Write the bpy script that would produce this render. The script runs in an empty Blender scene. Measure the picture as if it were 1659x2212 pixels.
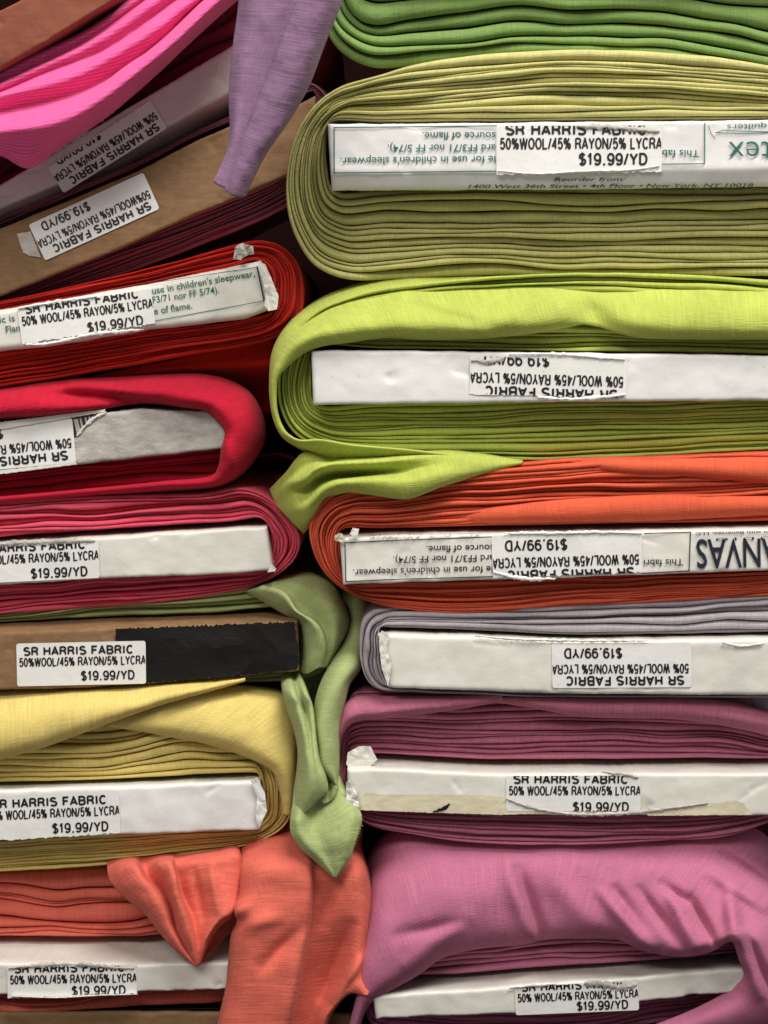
import bpy, bmesh, math, random
import numpy as np
from mathutils import Vector, noise as mnoise

# ------------------------------------------------------------------ camera, light, exposure
S = bpy.context.scene
C = S.collection
PITCH = math.radians(6.0)
TANV = 0.39                                   # tan of half the vertical field of view
EYE = np.array([0.0, -0.60, 0.0])
cam_d = bpy.data.cameras.new('camera'); cam = bpy.data.objects.new('camera', cam_d); C.objects.link(cam)
cam.location = EYE; cam.rotation_euler = (math.radians(90) - PITCH, 0, 0)
cam_d.sensor_fit = 'VERTICAL'; cam_d.sensor_height = 24.0; cam_d.lens = 12.0 / TANV
cam_d.clip_start = 0.01; cam_d.clip_end = 50
S.camera = cam
S.render.resolution_x, S.render.resolution_y = 768, 1024
W_ = bpy.data.worlds.new('World'); S.world = W_; W_.use_nodes = True
W_.node_tree.nodes['Background'].inputs[0].default_value = (1.0, 0.97, 0.93, 1)
W_.node_tree.nodes['Background'].inputs[1].default_value = 0.27
S.view_settings.view_transform = 'Standard'; S.view_settings.look = 'None'
S.view_settings.exposure = 0.0; S.view_settings.gamma = 1.0; S.view_settings.use_curve_mapping = False

def area(name, loc, target, sx, sy, power, col):
    d = bpy.data.lights.new(name, 'AREA'); d.shape = 'RECTANGLE'; d.size = sx; d.size_y = sy
    d.energy = power; d.color = col
    o = bpy.data.objects.new(name, d); C.objects.link(o); o.location = loc
    o.rotation_euler = (Vector(target) - Vector(loc)).to_track_quat('-Z', 'Y').to_euler()
    return o
area('ceiling_lamp', (0.50, -0.76, 1.54), (0, 0.02, 0.0), 1.0, 0.35, 41, (1.0, 0.965, 0.91))
area('ceiling_lamp', (-0.55, -1.35, 1.15), (0, 0.02, -0.1), 1.0, 0.4, 17, (1.0, 0.96, 0.90))
try:
    S.cycles.max_bounces = 6; S.cycles.diffuse_bounces = 4; S.cycles.use_denoising = True
except Exception:
    pass

# ------------------------------------------------------------------ helpers
RIGHT = np.array([1.0, 0, 0]); FWD = np.array([0, math.cos(PITCH), -math.sin(PITCH)]); UP = np.array([0, math.sin(PITCH), math.cos(PITCH)])
KPX = 2 * TANV / 2212.0
def Wp(px, py, y):
    """points of a measured view -> world points on the upright plane at depth y (arrays allowed)"""
    px = np.asarray(px, float); py = np.asarray(py, float); y = np.asarray(y, float)
    a = (px - 829.5) * KPX; b = (1106.0 - py) * KPX
    d = FWD + a[..., None] * RIGHT + b[..., None] * UP
    t = (y - EYE[1]) / d[..., 1]
    return EYE + d * t[..., None]

def nz(x, y=0.0, z=0.0): return mnoise.noise(Vector((x, y, z)))
def smooth1d(n, cells, seed, period=True):
    """smooth random series of n samples in about -1..1"""
    r = np.random.RandomState(seed); k = max(2, int(cells)); c = r.uniform(-1, 1, k + (0 if period else 3))
    x = np.linspace(0, k, n, endpoint=False); i = np.floor(x).astype(int); f = x - i; f = f * f * (3 - 2 * f)
    m = len(c)
    return c[i % m] * (1 - f) + c[(i + 1) % m] * f

def cr_dense(P, closed=False, sub=24):
    P = np.asarray(P, float); n = len(P); out = []; idx = []
    segs = n if closed else n - 1
    for i in range(segs):
        if closed: p0, p1, p2, p3 = P[i - 1], P[i], P[(i + 1) % n], P[(i + 2) % n]
        else:
            p1, p2 = P[i], P[i + 1]
            p0 = P[i - 1] if i > 0 else 2 * p1 - p2
            p3 = P[i + 2] if i + 2 < n else 2 * p2 - p1
        # centripetal-like tangents
        d1 = max(np.linalg.norm(p2 - p1), 1e-6); d0 = max(np.linalg.norm(p1 - p0), 1e-6); d2 = max(np.linalg.norm(p3 - p2), 1e-6)
        a0, a1, a2 = d0 ** .5, d1 ** .5, d2 ** .5
        m1 = ((p1 - p0) / a0 - (p2 - p0) / (a0 + a1) + (p2 - p1) / a1) * a1
        m2 = ((p2 - p1) / a1 - (p3 - p1) / (a1 + a2) + (p3 - p2) / a2) * a1
        t = np.linspace(0, 1, sub, endpoint=False)[:, None]
        h = (2*t**3 - 3*t**2 + 1) * p1 + (t**3 - 2*t**2 + t) * m1 + (-2*t**3 + 3*t**2) * p2 + (t**3 - t**2) * m2
        idx.append(len(out) * 0 + i * sub); out.append(h)
    D = np.concatenate(out)
    if not closed: D = np.vstack([D, P[-1]])
    return D, sub
def resample(D, n):
    w = np.array(D, float).copy()
    L = np.concatenate([[0], np.cumsum(np.linalg.norm(np.diff(w, axis=0), axis=1))])
    s = np.linspace(0, L[-1], n)
    return np.stack([np.interp(s, L, w[:, k]) for k in range(w.shape[1])], 1)
def poly(P, n):
    D, _ = cr_dense(P); return resample(D, n)

def link(name, me, parent=None):
    o = bpy.data.objects.new(name, me); C.objects.link(o)
    if parent is not None: o.parent = parent
    return o
def grid_mesh(name, V, mats, uv=None, closed_u=False, mat_idx=None):
    """V: (nu, nv, 3)"""
    nu, nv = V.shape[:2]
    me = bpy.data.meshes.new(name)
    I = np.arange(nu * nv).reshape(nu, nv)
    if closed_u:
        A = I; B = np.roll(I, -1, 0)
    else:
        A = I[:-1]; B = I[1:]
    F = np.stack([A[:, :-1], B[:, :-1], B[:, 1:], A[:, 1:]], -1).reshape(-1, 4)
    return fill_mesh(me, V.reshape(-1, 3), F, mats, None if uv is None else uv.reshape(-1, 2))
def fill_mesh(me, V, F, mats, uv=None):
    nvt, nf = len(V), len(F)
    me.vertices.add(nvt); me.vertices.foreach_set('co', np.asarray(V, np.float32).ravel())
    me.loops.add(nf * 4); me.loops.foreach_set('vertex_index', F.astype(np.int32).ravel())
    me.polygons.add(nf); me.polygons.foreach_set('loop_start', np.arange(nf, dtype=np.int32) * 4)
    me.polygons.foreach_set('loop_total', np.full(nf, 4, np.int32))
    if uv is not None:
        l = me.uv_layers.new(name='UVMap'); l.data.foreach_set('uv', np.asarray(uv, np.float32)[F.ravel()].ravel())
    for m in (mats if isinstance(mats, (list, tuple)) else [mats]): me.materials.append(m)
    me.update(calc_edges=True)
    me.polygons.foreach_set('use_smooth', np.ones(nf, bool))
    return me

def bolt(label, cloth, at, category='fabric bolt', name='fabric_bolt'):
    o = bpy.data.objects.new(name, None); C.objects.link(o)
    o.empty_display_size = 0.02
    o['label'] = label; o['category'] = category; o['group'] = 'bolts of cloth piled in two columns'
    return o

# ------------------------------------------------------------------ materials
def nodes(name):
    m = bpy.data.materials.new(name); m.use_nodes = True
    nt = m.node_tree; b = nt.nodes['Principled BSDF']
    return m, nt, b
def N(nt, t, **kw):
    n = nt.nodes.new(t)
    for k, v in kw.items():
        if k.startswith('i_'):
            key = k[2:]
            n.inputs[int(key) if key.isdigit() else key.replace('_', ' ')].default_value = v
        else: setattr(n, k, v)
    return n
def srgb(r, g, b):
    f = lambda c: ((c / 255 + 0.055) / 1.055) ** 2.4 if c / 255 > 0.04045 else c / 255 / 12.92
    return (f(r), f(g), f(b), 1)
def mul(c, k): return (min(c[0] * k, 1), min(c[1] * k, 1), min(c[2] * k, 1), 1)

def fabric(name, rgb, rib=0.0, sheen=0.14, twill=0.27, slub=1.0):
    m, nt, b = nodes(name); L = nt.links.new
    base = srgb(*rgb); rs = random.Random(name); ka, kb = rs.uniform(.65, 1.5), rs.uniform(.7, 1.35)
    tc = N(nt, 'ShaderNodeTexCoord')
    # slubs: long thin streaks running across the fold
    mp = N(nt, 'ShaderNodeMapping'); mp.inputs['Scale'].default_value = (900 * ka, 55 * kb, 1)
    L(tc.outputs['UV'], mp.inputs[0])
    n1 = N(nt, 'ShaderNodeTexNoise', i_Scale=1.0, i_Detail=3.0, i_Roughness=0.6); L(mp.outputs[0], n1.inputs['Vector'])
    r1 = N(nt, 'ShaderNodeMapRange', i_1=0.35, i_2=0.72, i_3=1.0 - 0.10 * slub, i_4=1.0 + 0.12 * slub); L(n1.outputs[0], r1.inputs[0])
    # knit courses running along the fold
    mp2 = N(nt, 'ShaderNodeMapping'); mp2.inputs['Scale'].default_value = (150 * kb, 1500 * ka, 1)
    mp2.inputs['Rotation'].default_value = (0, 0, rs.uniform(.15, .75))
    L(tc.outputs['UV'], mp2.inputs[0])
    n2 = N(nt, 'ShaderNodeTexNoise', i_Scale=1.0, i_Detail=2.0); L(mp2.outputs[0], n2.inputs['Vector'])
    r2 = N(nt, 'ShaderNodeMapRange', i_1=0.3, i_2=0.7, i_3=1.0 - twill * 0.28, i_4=1.0 + twill * 0.28); L(n2.outputs[0], r2.inputs[0])
    # soft fading and lint
    n3 = N(nt, 'ShaderNodeTexNoise', i_Scale=38.0, i_Detail=4.0); L(tc.outputs['Object'], n3.inputs['Vector'])
    r3 = N(nt, 'ShaderNodeMapRange', i_1=0.3, i_2=0.7, i_3=0.93, i_4=1.07); L(n3.outputs[0], r3.inputs[0])
    a = N(nt, 'ShaderNodeMath', operation='MULTIPLY'); L(r1.outputs[0], a.inputs[0]); L(r2.outputs[0], a.inputs[1])
    a2 = N(nt, 'ShaderNodeMath', operation='MULTIPLY'); L(a.outputs[0], a2.inputs[0]); L(r3.outputs[0], a2.inputs[1])
    fac = a2
    mp3 = None
    if rib:
        mp3 = N(nt, 'ShaderNodeMapping'); mp3.inputs['Rotation'].default_value = (0, 0, 1.2)
        L(tc.outputs['UV'], mp3.inputs[0])
        wv = N(nt, 'ShaderNodeTexWave', i_Scale=rib, i_Distortion=1.2, i_Detail=1.0); wv.inputs['Detail Scale'].default_value = 2.0
        L(mp3.outputs[0], wv.inputs['Vector'])
        rw = N(nt, 'ShaderNodeMapRange', i_1=0.0, i_2=1.0, i_3=0.78, i_4=1.14); L(wv.outputs['Fac'], rw.inputs[0])
        a3 = N(nt, 'ShaderNodeMath', operation='MULTIPLY'); L(fac.outputs[0], a3.inputs[0]); L(rw.outputs[0], a3.inputs[1]); fac = a3
    vm = N(nt, 'ShaderNodeVectorMath', operation='SCALE'); vm.inputs[0].default_value = base[:3]
    L(fac.outputs[0], vm.inputs['Scale'])
    L(vm.outputs[0], b.inputs['Base Color'])
    b.inputs['Roughness'].default_value = 0.92
    b.inputs['Specular IOR Level'].default_value = 0.15
    b.inputs['Sheen Weight'].default_value = sheen; b.inputs['Sheen Roughness'].default_value = 0.45
    lt = [min(1, c * 0.6 + 0.35) for c in base[:3]] + [1]
    b.inputs['Sheen Tint'].default_value = lt
    hs = N(nt, 'ShaderNodeMath', operation='ADD'); L(n1.outputs[0], hs.inputs[0]); L(n2.outputs[0], hs.inputs[1])
    h = hs
    if rib:
        hh = N(nt, 'ShaderNodeMath', operation='ADD'); L(hs.outputs[0], hh.inputs[0])
        hw = N(nt, 'ShaderNodeMath', operation='MULTIPLY', i_1=0.08); L(wv.outputs['Fac'], hw.inputs[0]); L(hw.outputs[0], hh.inputs[1]); h = hh
    bp = N(nt, 'ShaderNodeBump', i_Strength=0.55, i_Distance=0.0005); L(h.outputs[0], bp.inputs['Height'])
    L(bp.outputs[0], b.inputs['Normal'])
    return m

def card(name, rgb, rough=0.38, stain=0.16, fibre=0.0, dent=0.6):
    m, nt, b = nodes(name); L = nt.links.new
    base = srgb(*rgb)
    tc = N(nt, 'ShaderNodeTexCoord')
    n1 = N(nt, 'ShaderNodeTexNoise', i_Scale=22.0, i_Detail=6.0, i_Roughness=0.65); L(tc.outputs['Object'], n1.inputs['Vector'])
    r1 = N(nt, 'ShaderNodeMapRange', i_1=0.35, i_2=0.75, i_3=1.0, i_4=1.0 - stain); L(n1.outputs[0], r1.inputs[0])
    mp = N(nt, 'ShaderNodeMapping'); mp.inputs['Scale'].default_value = (160, 160, 500); L(tc.outputs['Object'], mp.inputs[0])
    n2 = N(nt, 'ShaderNodeTexNoise', i_Scale=1.0, i_Detail=4.0, i_Roughness=0.7); L(mp.outputs[0], n2.inputs['Vector'])
    r2 = N(nt, 'ShaderNodeMapRange', i_1=0.3, i_2=0.7, i_3=1.0 - 0.03 - fibre, i_4=1.0 + 0.02 + fibre); L(n2.outputs[0], r2.inputs[0])
    # specks of dirt
    n3 = N(nt, 'ShaderNodeTexNoise', i_Scale=420.0, i_Detail=2.0); L(tc.outputs['Object'], n3.inputs['Vector'])
    r3 = N(nt, 'ShaderNodeMapRange', i_1=0.70, i_2=0.78, i_3=1.0, i_4=0.78); L(n3.outputs[0], r3.inputs[0])
    a = N(nt, 'ShaderNodeMath', operation='MULTIPLY'); L(r1.outputs[0], a.inputs[0]); L(r2.outputs[0], a.inputs[1])
    a2 = N(nt, 'ShaderNodeMath', operation='MULTIPLY'); L(a.outputs[0], a2.inputs[0]); L(r3.outputs[0], a2.inputs[1])
    vm = N(nt, 'ShaderNodeVectorMath', operation='SCALE'); vm.inputs[0].default_value = base[:3]
    L(a2.outputs[0], vm.inputs['Scale']); L(vm.outputs[0], b.inputs['Base Color'])
    b.inputs['Roughness'].default_value = rough; b.inputs['Specular IOR Level'].default_value = 0.35
    # creases: warped voronoi edges plus soft dents
    nw = N(nt, 'ShaderNodeTexNoise', i_Scale=30.0, i_Detail=2.0); L(tc.outputs['Object'], nw.inputs['Vector'])
    mx = N(nt, 'ShaderNodeMix', data_type='VECTOR'); mx.inputs['Factor'].default_value = 0.06
    L(tc.outputs['Object'], mx.inputs[4]); L(nw.outputs['Color'], mx.inputs[5])
    vo = N(nt, 'ShaderNodeTexVoronoi', feature='F1', i_Scale=26.0); L(mx.outputs[1], vo.inputs['Vector'])
    ad = N(nt, 'ShaderNodeMath', operation='ADD'); L(vo.outputs['Distance'], ad.inputs[0]); L(n1.outputs[0], ad.inputs[1])
    ad2 = N(nt, 'ShaderNodeMath', operation='MULTIPLY_ADD', i_1=0.05); L(n2.outputs[0], ad2.inputs[0]); L(ad.outputs[0], ad2.inputs[2])
    bp = N(nt, 'ShaderNodeBump', i_Strength=dent, i_Distance=0.0022); L(ad2.outputs[0], bp.inputs['Height'])
    L(bp.outputs[0], b.inputs['Normal'])
    return m

def ink(name, rgb, rough=0.5):
    m, nt, b = nodes(name); L = nt.links.new
    tc = N(nt, 'ShaderNodeTexCoord'); n = N(nt, 'ShaderNodeTexNoise', i_Scale=260.0, i_Detail=3.0); L(tc.outputs['Object'], n.inputs['Vector'])
    r = N(nt, 'ShaderNodeMapRange', i_1=0.45, i_2=0.8, i_3=1.0, i_4=1.9); L(n.outputs[0], r.inputs[0])
    vm = N(nt, 'ShaderNodeVectorMath', operation='SCALE'); vm.inputs[0].default_value = srgb(*rgb)[:3]
    L(r.outputs[0], vm.inputs['Scale']); L(vm.outputs[0], b.inputs['Base Color']); b.inputs['Roughness'].default_value = rough
    return m

M = dict(
    green=fabric('green_jersey', (114, 140, 78)), olive=fabric('olive_jersey', (186, 181, 118)),
    lime=fabric('lime_jersey', (173, 184, 86)), orange=fabric('orange_jersey', (208, 90, 62)),
    grey=fabric('grey_jersey', (178, 170, 176)), mauve=fabric('mauve_jersey', (176, 102, 124)),
    orchid=fabric('orchid_jersey', (186, 110, 140)), pink=fabric('pink_ribbed_jersey', (236, 96, 156), rib=170, slub=0.3, sheen=0.25),
    wine=fabric('wine_jersey', (134, 34, 62)), rose=fabric('rose_jersey', (166, 98, 114)),
    red=fabric('red_jersey', (184, 38, 28)), crimson=fabric('crimson_jersey', (178, 26, 50)),
    raspberry=fabric('raspberry_jersey', (212, 80, 102)), sage=fabric('sage_jersey', (160, 172, 116)),
    yellow=fabric('yellow_jersey', (216, 194, 116)), coral=fabric('coral_jersey', (212, 104, 88)),
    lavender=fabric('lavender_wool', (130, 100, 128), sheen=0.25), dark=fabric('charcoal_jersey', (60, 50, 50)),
    white=card('white_card', (226, 224, 222), dent=0.28), cream=card('cream_card', (221, 218, 209), rough=0.3, stain=0.12, dent=0.35),
    kraft=card('kraft_card', (136, 104, 72), rough=0.75, stain=0.3, fibre=0.17, dent=0.35),
    redkraft=card('stained_kraft_card', (140, 78, 56), rough=0.75, stain=0.3, fibre=0.10, dent=0.4),
    pinkcard=card('white_card_smooth', (222, 205, 206)),
    torn=card('torn_paper', (196, 190, 182), rough=0.95, stain=0.35, fibre=0.18, dent=1.0),
    sticker=card('sticker_paper', (226, 225, 221), rough=0.42, stain=0.05, dent=0.35),
    black=ink('black_ink', (14, 13, 13)), teal=ink('green_ink', (24, 92, 78)), navy=ink('navy_ink', (22, 28, 44)),
    marker=card('black_marker', (13, 12, 12), rough=0.5, stain=0.5, fibre=0.25, dent=0.9), cardin=card('bare_card', (216, 206, 178), rough=0.9, stain=0.2, fibre=0.1),
)

# ------------------------------------------------------------------ builders
def ext(P, x):
    """add a far point at x on the straight continuation of the last two points"""
    (x0, y0), (x1, y1) = P[-2][:2], P[-1][:2]
    return list(P) + [(x, y1 + (y1 - y0) / (x1 - x0 + 1e-9) * (x - x1))]

class Board: pass
def board(root, mat, T, B, y0, dv, rec=0.03, depth=0.24, r=0.0016, seed=0, chamf=None):
    """cardboard core: T / B = front upper / lower edge from the visible end to the far end"""
    n, m = 240, 30
    Tn, Bn = resample(np.array(T), n), resample(np.array(B), n)
    e = np.concatenate([np.array([0, .004, .010, .02]), np.linspace(.035, .965, n - 8), 1 - np.array([.02, .010, .004, 0])])
    t = np.linspace(0, 1, n)
    Tn = np.stack([np.interp(e, t, Tn[:, k]) for k in (0, 1)], 1); Bn = np.stack([np.interp(e, t, Bn[:, k]) for k in (0, 1)], 1)
    for A, sd in ((Tn, 1), (Bn, 2)):
        A[:, 1] += np.array([nz(x * .02, seed * 3.1 + sd) * 1.6 + nz(x * .11, seed * 3.1 + sd) * .7 for x in A[:, 0]])
    v = np.concatenate([[0, .012, .03, .055, .09], np.linspace(.13, .87, m - 10), 1 - np.array([.09, .055, .03, .012, 0])])
    P = Tn[:, None, :] * (1 - v)[None, :, None] + Bn[:, None, :] * v[None, :, None]
    X = Wp(P[..., 0], P[..., 1], y0)
    # rounding towards the border
    hgt = np.linalg.norm(X[:, -1] - X[:, 0], axis=1)[:, None]; wid = np.linalg.norm(X[-1, 0] - X[0, 0])
    e1 = np.minimum(v, 1 - v)[None, :] * hgt; e2 = np.minimum(e, 1 - e)[:, None] * wid
    ed = np.minimum(e1, e2); q = np.clip(1 - ed / r, 0, 1)
    X[..., 1] += r * (1 - np.sqrt(np.maximum(0, 1 - q * q)))
    if chamf: X[..., 1] += (np.clip((v - chamf[0]) / (1 - chamf[0]), 0, 1) * chamf[1])[None, :] if chamf[1] > 0 else (np.clip((chamf[0] - v) / chamf[0], 0, 1) * -chamf[1])[None, :]
    dent = np.array([[nz(a * 55, b * 55, seed + 7.7) * .0005 + nz(a * 140, b * 140, seed) * .00025 for a, b in zip(row[:, 0], row[:, 2])] for row in X])
    X[..., 1] += dent
    rs = np.random.RandomState(seed * 13 + 5)
    for _ in range(9):                                # pressed-in creases
        i = rs.randint(6, n - 6); j = rs.choice([rs.randint(0, 6), rs.randint(m - 6, m - 1), rs.randint(4, m - 4)]); c0 = P[i, j]; an = rs.uniform(-1.4, 1.4); ln = rs.uniform(25, 75)
        dx, dy = math.cos(an) * ln, math.sin(an) * ln * .7
        tt = np.clip(((P[..., 0] - c0[0]) * dx + (P[..., 1] - c0[1]) * dy) / (dx * dx + dy * dy), 0, 1)
        dd = ((P[..., 0] - c0[0] - tt * dx) * -dy + (P[..., 1] - c0[1] - tt * dy) * dx) / ln; d2 = np.hypot(P[..., 0] - c0[0] - tt * dx, P[..., 1] - c0[1] - tt * dy)
        X[..., 1] += rs.uniform(.0004, .0011) * np.where(dd > 0, np.exp(-d2 / 4.0), np.exp(-d2 / 16.0)) * (1 - abs(2 * tt - 1) ** 2)
    mid = P[n // 2, m // 2]
    a = Wp(mid[0], mid[1], y0); b = Wp(mid[0], mid[1] + dv, y0 + rec)
    slope = (b[2] - a[2]) / rec
    V = X.reshape(-1, 3); I = np.arange(n * m).reshape(n, m)
    F = [np.stack([I[:-1, :-1], I[1:, :-1], I[1:, 1:], I[:-1, 1:]], -1).reshape(-1, 4)]
    ring = np.concatenate([I[:-1, 0], I[-1, :-1], I[:0:-1, -1], I[0, :0:-1]])
    base = len(V); R0 = V[ring]; parts = [V]; prev = ring
    for d in (0.004, 0.03, depth):
        Q = R0.copy(); Q[:, 1] = y0 + r + d; Q[:, 2] += slope * d
        parts.append(Q); cur = base + np.arange(len(ring)); base += len(ring)
        F.append(np.stack([prev, np.roll(prev, -1), np.roll(cur, -1), cur], -1)[:, ::-1]); prev = cur
    me = fill_mesh(bpy.data.meshes.new('board'), np.concatenate(parts), np.concatenate(F), mat)
    o = link('board', me, root)
    q = Board(); q.o = o; q.y0 = y0; q.slope = slope; q.rec = rec; q.dv = dv; q.T = list(T); q.B = list(B); q.root = root
    return q

def contour(top, nose, bot, counts=(110, 56, 110, 14)):
    """top, bot: visible end -> far end; closed contour resampled by segment"""
    tf = np.array(top[-1]); bf = np.array(bot[-1]); sgn = 1 if tf[0] > top[0][0] else -1
    cap = [tuple((tf + bf) / 2 + np.array([sgn * abs(bf[1] - tf[1]) * .35, 0]))]
    P = list(top)[::-1] + list(nose) + list(bot) + cap
    D, sub = cr_dense(P, closed=True); D = np.vstack([D, D[:1]])
    k0 = len(top) - 1; k1 = k0 + len(nose) + 1; k2 = k1 + len(bot) - 1
    cuts = [0, k0 * sub, k1 * sub, k2 * sub, len(D) - 1]
    out = []
    for i in range(4): out.append(resample(D[cuts[i]:cuts[i + 1] + 1], counts[i] + 1)[:-1])
    return np.concatenate(out)

def winding(q, mat, top, nose, bot, n, seed, rec=None, depth=0.22, front=0.0022, vary=0.55, inner=None, gap=0.90, base=None, lean=0.12):
    """cloth wound round the board, seen at its folded edges: n rounded folds between the board and the outer outline"""
    rec = q.rec if rec is None else rec
    yb = q.y0 + rec
    O = contour(top, nose, bot)
    if inner is None:
        T = [(x, y + q.dv) for x, y in q.T]; B = [(x, y + q.dv) for x, y in q.B]
        s = 1 if T[-1][0] > T[0][0] else -1
        mx, my = (T[0][0] + B[0][0]) / 2, (T[0][1] + B[0][1]) / 2
        T[0] = (T[0][0] + 3 * s, T[0][1]); B[0] = (B[0][0] + 3 * s, B[0][1])
        inner = (T, [(mx - 2 * s, my - 0.25 * (my - T[0][1])), (mx - 2 * s, my + 0.25 * (B[0][1] - my))], B)
    Iq = contour(*inner)
    WI, WO = Wp(Iq[:, 0], Iq[:, 1], yb), Wp(O[:, 0], O[:, 1], yb)
    m = len(O); rs = np.random.RandomState(seed); zc = WI[:, 2].mean()
    w = []
    for k in range(n):
        b = (base[k] if base else rs.uniform(.6, 1.5))
        w.append(b * np.exp(vary * 1.5 * smooth1d(m, 9, seed * 97 + k) + vary * .7 * smooth1d(m, 23, seed * 131 + k)))
    w = np.array(w); c = np.vstack([np.zeros(m), np.cumsum(w, 0)]); c /= c[-1]
    Bd = WI[None] * (1 - c[..., None]) + WO[None] * c[..., None]           # n+1 boundaries
    ang = np.radians([-90, -72, -48, -24, 0, 24, 48, 72, 90])
    Vs, Fs, UVs = [], [], []; off = 0
    for k in range(n):
        a, b = Bd[k], Bd[k + 1]; mid = (a + b) / 2; half = (b - a) / 2 * gap
        hl = np.linalg.norm(half, axis=1)
        yf = yb + rs.uniform(-1, 1) * front + smooth1d(m, 11, seed * 7 + k * 13 + 5) * front * .7 + smooth1d(m, 40, seed * 9 + k * 3) * front * .22
        yf = yf + lean * np.clip(zc - mid[:, 2], -.02, .2)
        ry = np.minimum(hl * 1.3, .0045)
        cols = []; vv = []
        mids = mid + (smooth1d(m, 60, seed + k * 31) * .00012)[:, None] * np.array([0, 0, 1.])
        def P(s_, y):
            p = mids + half * s_; p = p.copy(); p[:, 1] = y; p[:, 2] += q.slope * (y - yb); return p
        cols.append(P(-1, np.full(m, yb + depth))); vv.append(-.2)
        cols.append(P(-1, yf + .02)); vv.append(-.02)
        for t in ang:
            cols.append(P(math.sin(t), yf + ry * (1 - math.cos(t)))); vv.append(float(t) * .0025)
        cols.append(P(1, yf + .02)); vv.append(.02); cols.append(P(1, np.full(m, yb + depth))); vv.append(.2)
        G = np.stack(cols, 1); nv = G.shape[1]
        arc = np.concatenate([[0], np.cumsum(np.linalg.norm(np.diff(mid, axis=0), axis=1))]) + k * .37
        uv = np.stack(np.broadcast_arrays(arc[:, None], np.array(vv)[None, :] + k * .11), -1)
        I = np.arange(m * nv).reshape(m, nv) + off; A, B2 = I, np.roll(I, -1, 0)
        Fs.append(np.stack([A[:, :-1], B2[:, :-1], B2[:, 1:], A[:, 1:]], -1).reshape(-1, 4))
        Vs.append(G.reshape(-1, 3)); UVs.append(uv.reshape(-1, 2)); off += m * nv
    me = fill_mesh(bpy.data.meshes.new('wound_fabric'), np.concatenate(Vs), np.concatenate(Fs), mat, np.concatenate(UVs))
    return link('wound_fabric', me, q.root)

def sheet(name, root, mat, y0, rails, nu=150, nv=60, wr=(1.2, 60), seed=0, bumps=(), thick=0.0009, edge=0.0, fine=0.25):
    """loose cloth through rails of (x, y, depth in mm); every rail runs the same way"""
    R = []
    for rl in rails:
        A = np.array(rl, float); D, _ = cr_dense(A, sub=16)
        wgt = D * np.array([1, 1, 3.0])
        L = np.concatenate([[0], np.cumsum(np.linalg.norm(np.diff(wgt, axis=0), axis=1))]); s = np.linspace(0, L[-1], nu)
        R.append(np.stack([np.interp(s, L, D[:, k]) for k in range(3)], 1))
    R = np.array(R)                                   # rails, nu, 3
    out = []
    for i in range(nu):
        D, _ = cr_dense(R[:, i] * np.array([1, 1, 4.0]), sub=14); out.append(resample(D, nv) / np.array([1, 1, 4.0]))
    G = np.array(out)                                 # nu, nv, 3
    px, py, mm = G[..., 0], G[..., 1], G[..., 2]
    amp, sc = wr
    fn = np.array([[nz(a / sc, b / sc, seed * 5.3) * amp + nz(a / sc * 2.6, b / sc * 2.6, seed * 2.1) * amp * .35 + nz(a / 9., b / 9., seed) * fine * .3
                    for a, b in zip(ra, rb)] for ra, rb in zip(px, py)])
    mm = mm + fn
    for (xa, ya, xb, yb, wd, am) in bumps:            # creases: ridge (negative) or valley (positive) along a line
        dx, dy = xb - xa, yb - ya; l2 = dx * dx + dy * dy
        t = np.clip(((px - xa) * dx + (py - ya) * dy) / l2, 0, 1)
        d2 = (px - xa - t * dx) ** 2 + (py - ya - t * dy) ** 2
        mm = mm + am * np.exp(-d2 / (wd * wd)) * (0.35 + 0.65 * np.sin(np.pi * np.clip(t * .9 + .05, 0, 1)))
    X = Wp(px, py, y0 + mm * .001)
    u = np.concatenate([np.zeros((1, nv)), np.cumsum(np.linalg.norm(np.diff(X, axis=0), axis=2), 0)])
    v = np.concatenate([np.zeros((nu, 1)), np.cumsum(np.linalg.norm(np.diff(X, axis=1), axis=2), 1)], 1)
    uv = np.stack([np.broadcast_to(u[:, nv // 2:nv // 2 + 1], u.shape), np.broadcast_to(v[nu // 2:nu // 2 + 1], v.shape)], -1)
    me = grid_mesh(name, X, mat, uv)
    o = link(name, me, root)
    s = o.modifiers.new('thickness', 'SOLIDIFY'); s.thickness = thick; s.offset = 0
    return o

# ---- lettering and paper
_tc = {}
def glyphs(s, bold=0.0, shear=0.0):
    key = (s, bold, shear)
    if key not in _tc:
        cu = bpy.data.curves.new('t', 'FONT'); cu.body = s; cu.size = 1; cu.offset = bold; cu.resolution_u = 3; cu.shear = shear
        ob = bpy.data.objects.new('t', cu); me = bpy.data.meshes.new_from_object(ob)
        bm = bmesh.new(); bm.from_mesh(me); bmesh.ops.triangulate(bm, faces=bm.faces[:])
        bm.verts.index_update()
        V = np.array([v.co[:] for v in bm.verts]); F = [[v.index for v in f.verts] for f in bm.faces]; bm.free()
        bpy.data.meshes.remove(me); bpy.data.objects.remove(ob); bpy.data.curves.remove(cu)
        _tc[key] = (V, F)
    return _tc[key]
CAP = glyphs('H')[0][:, 1].max()

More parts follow.
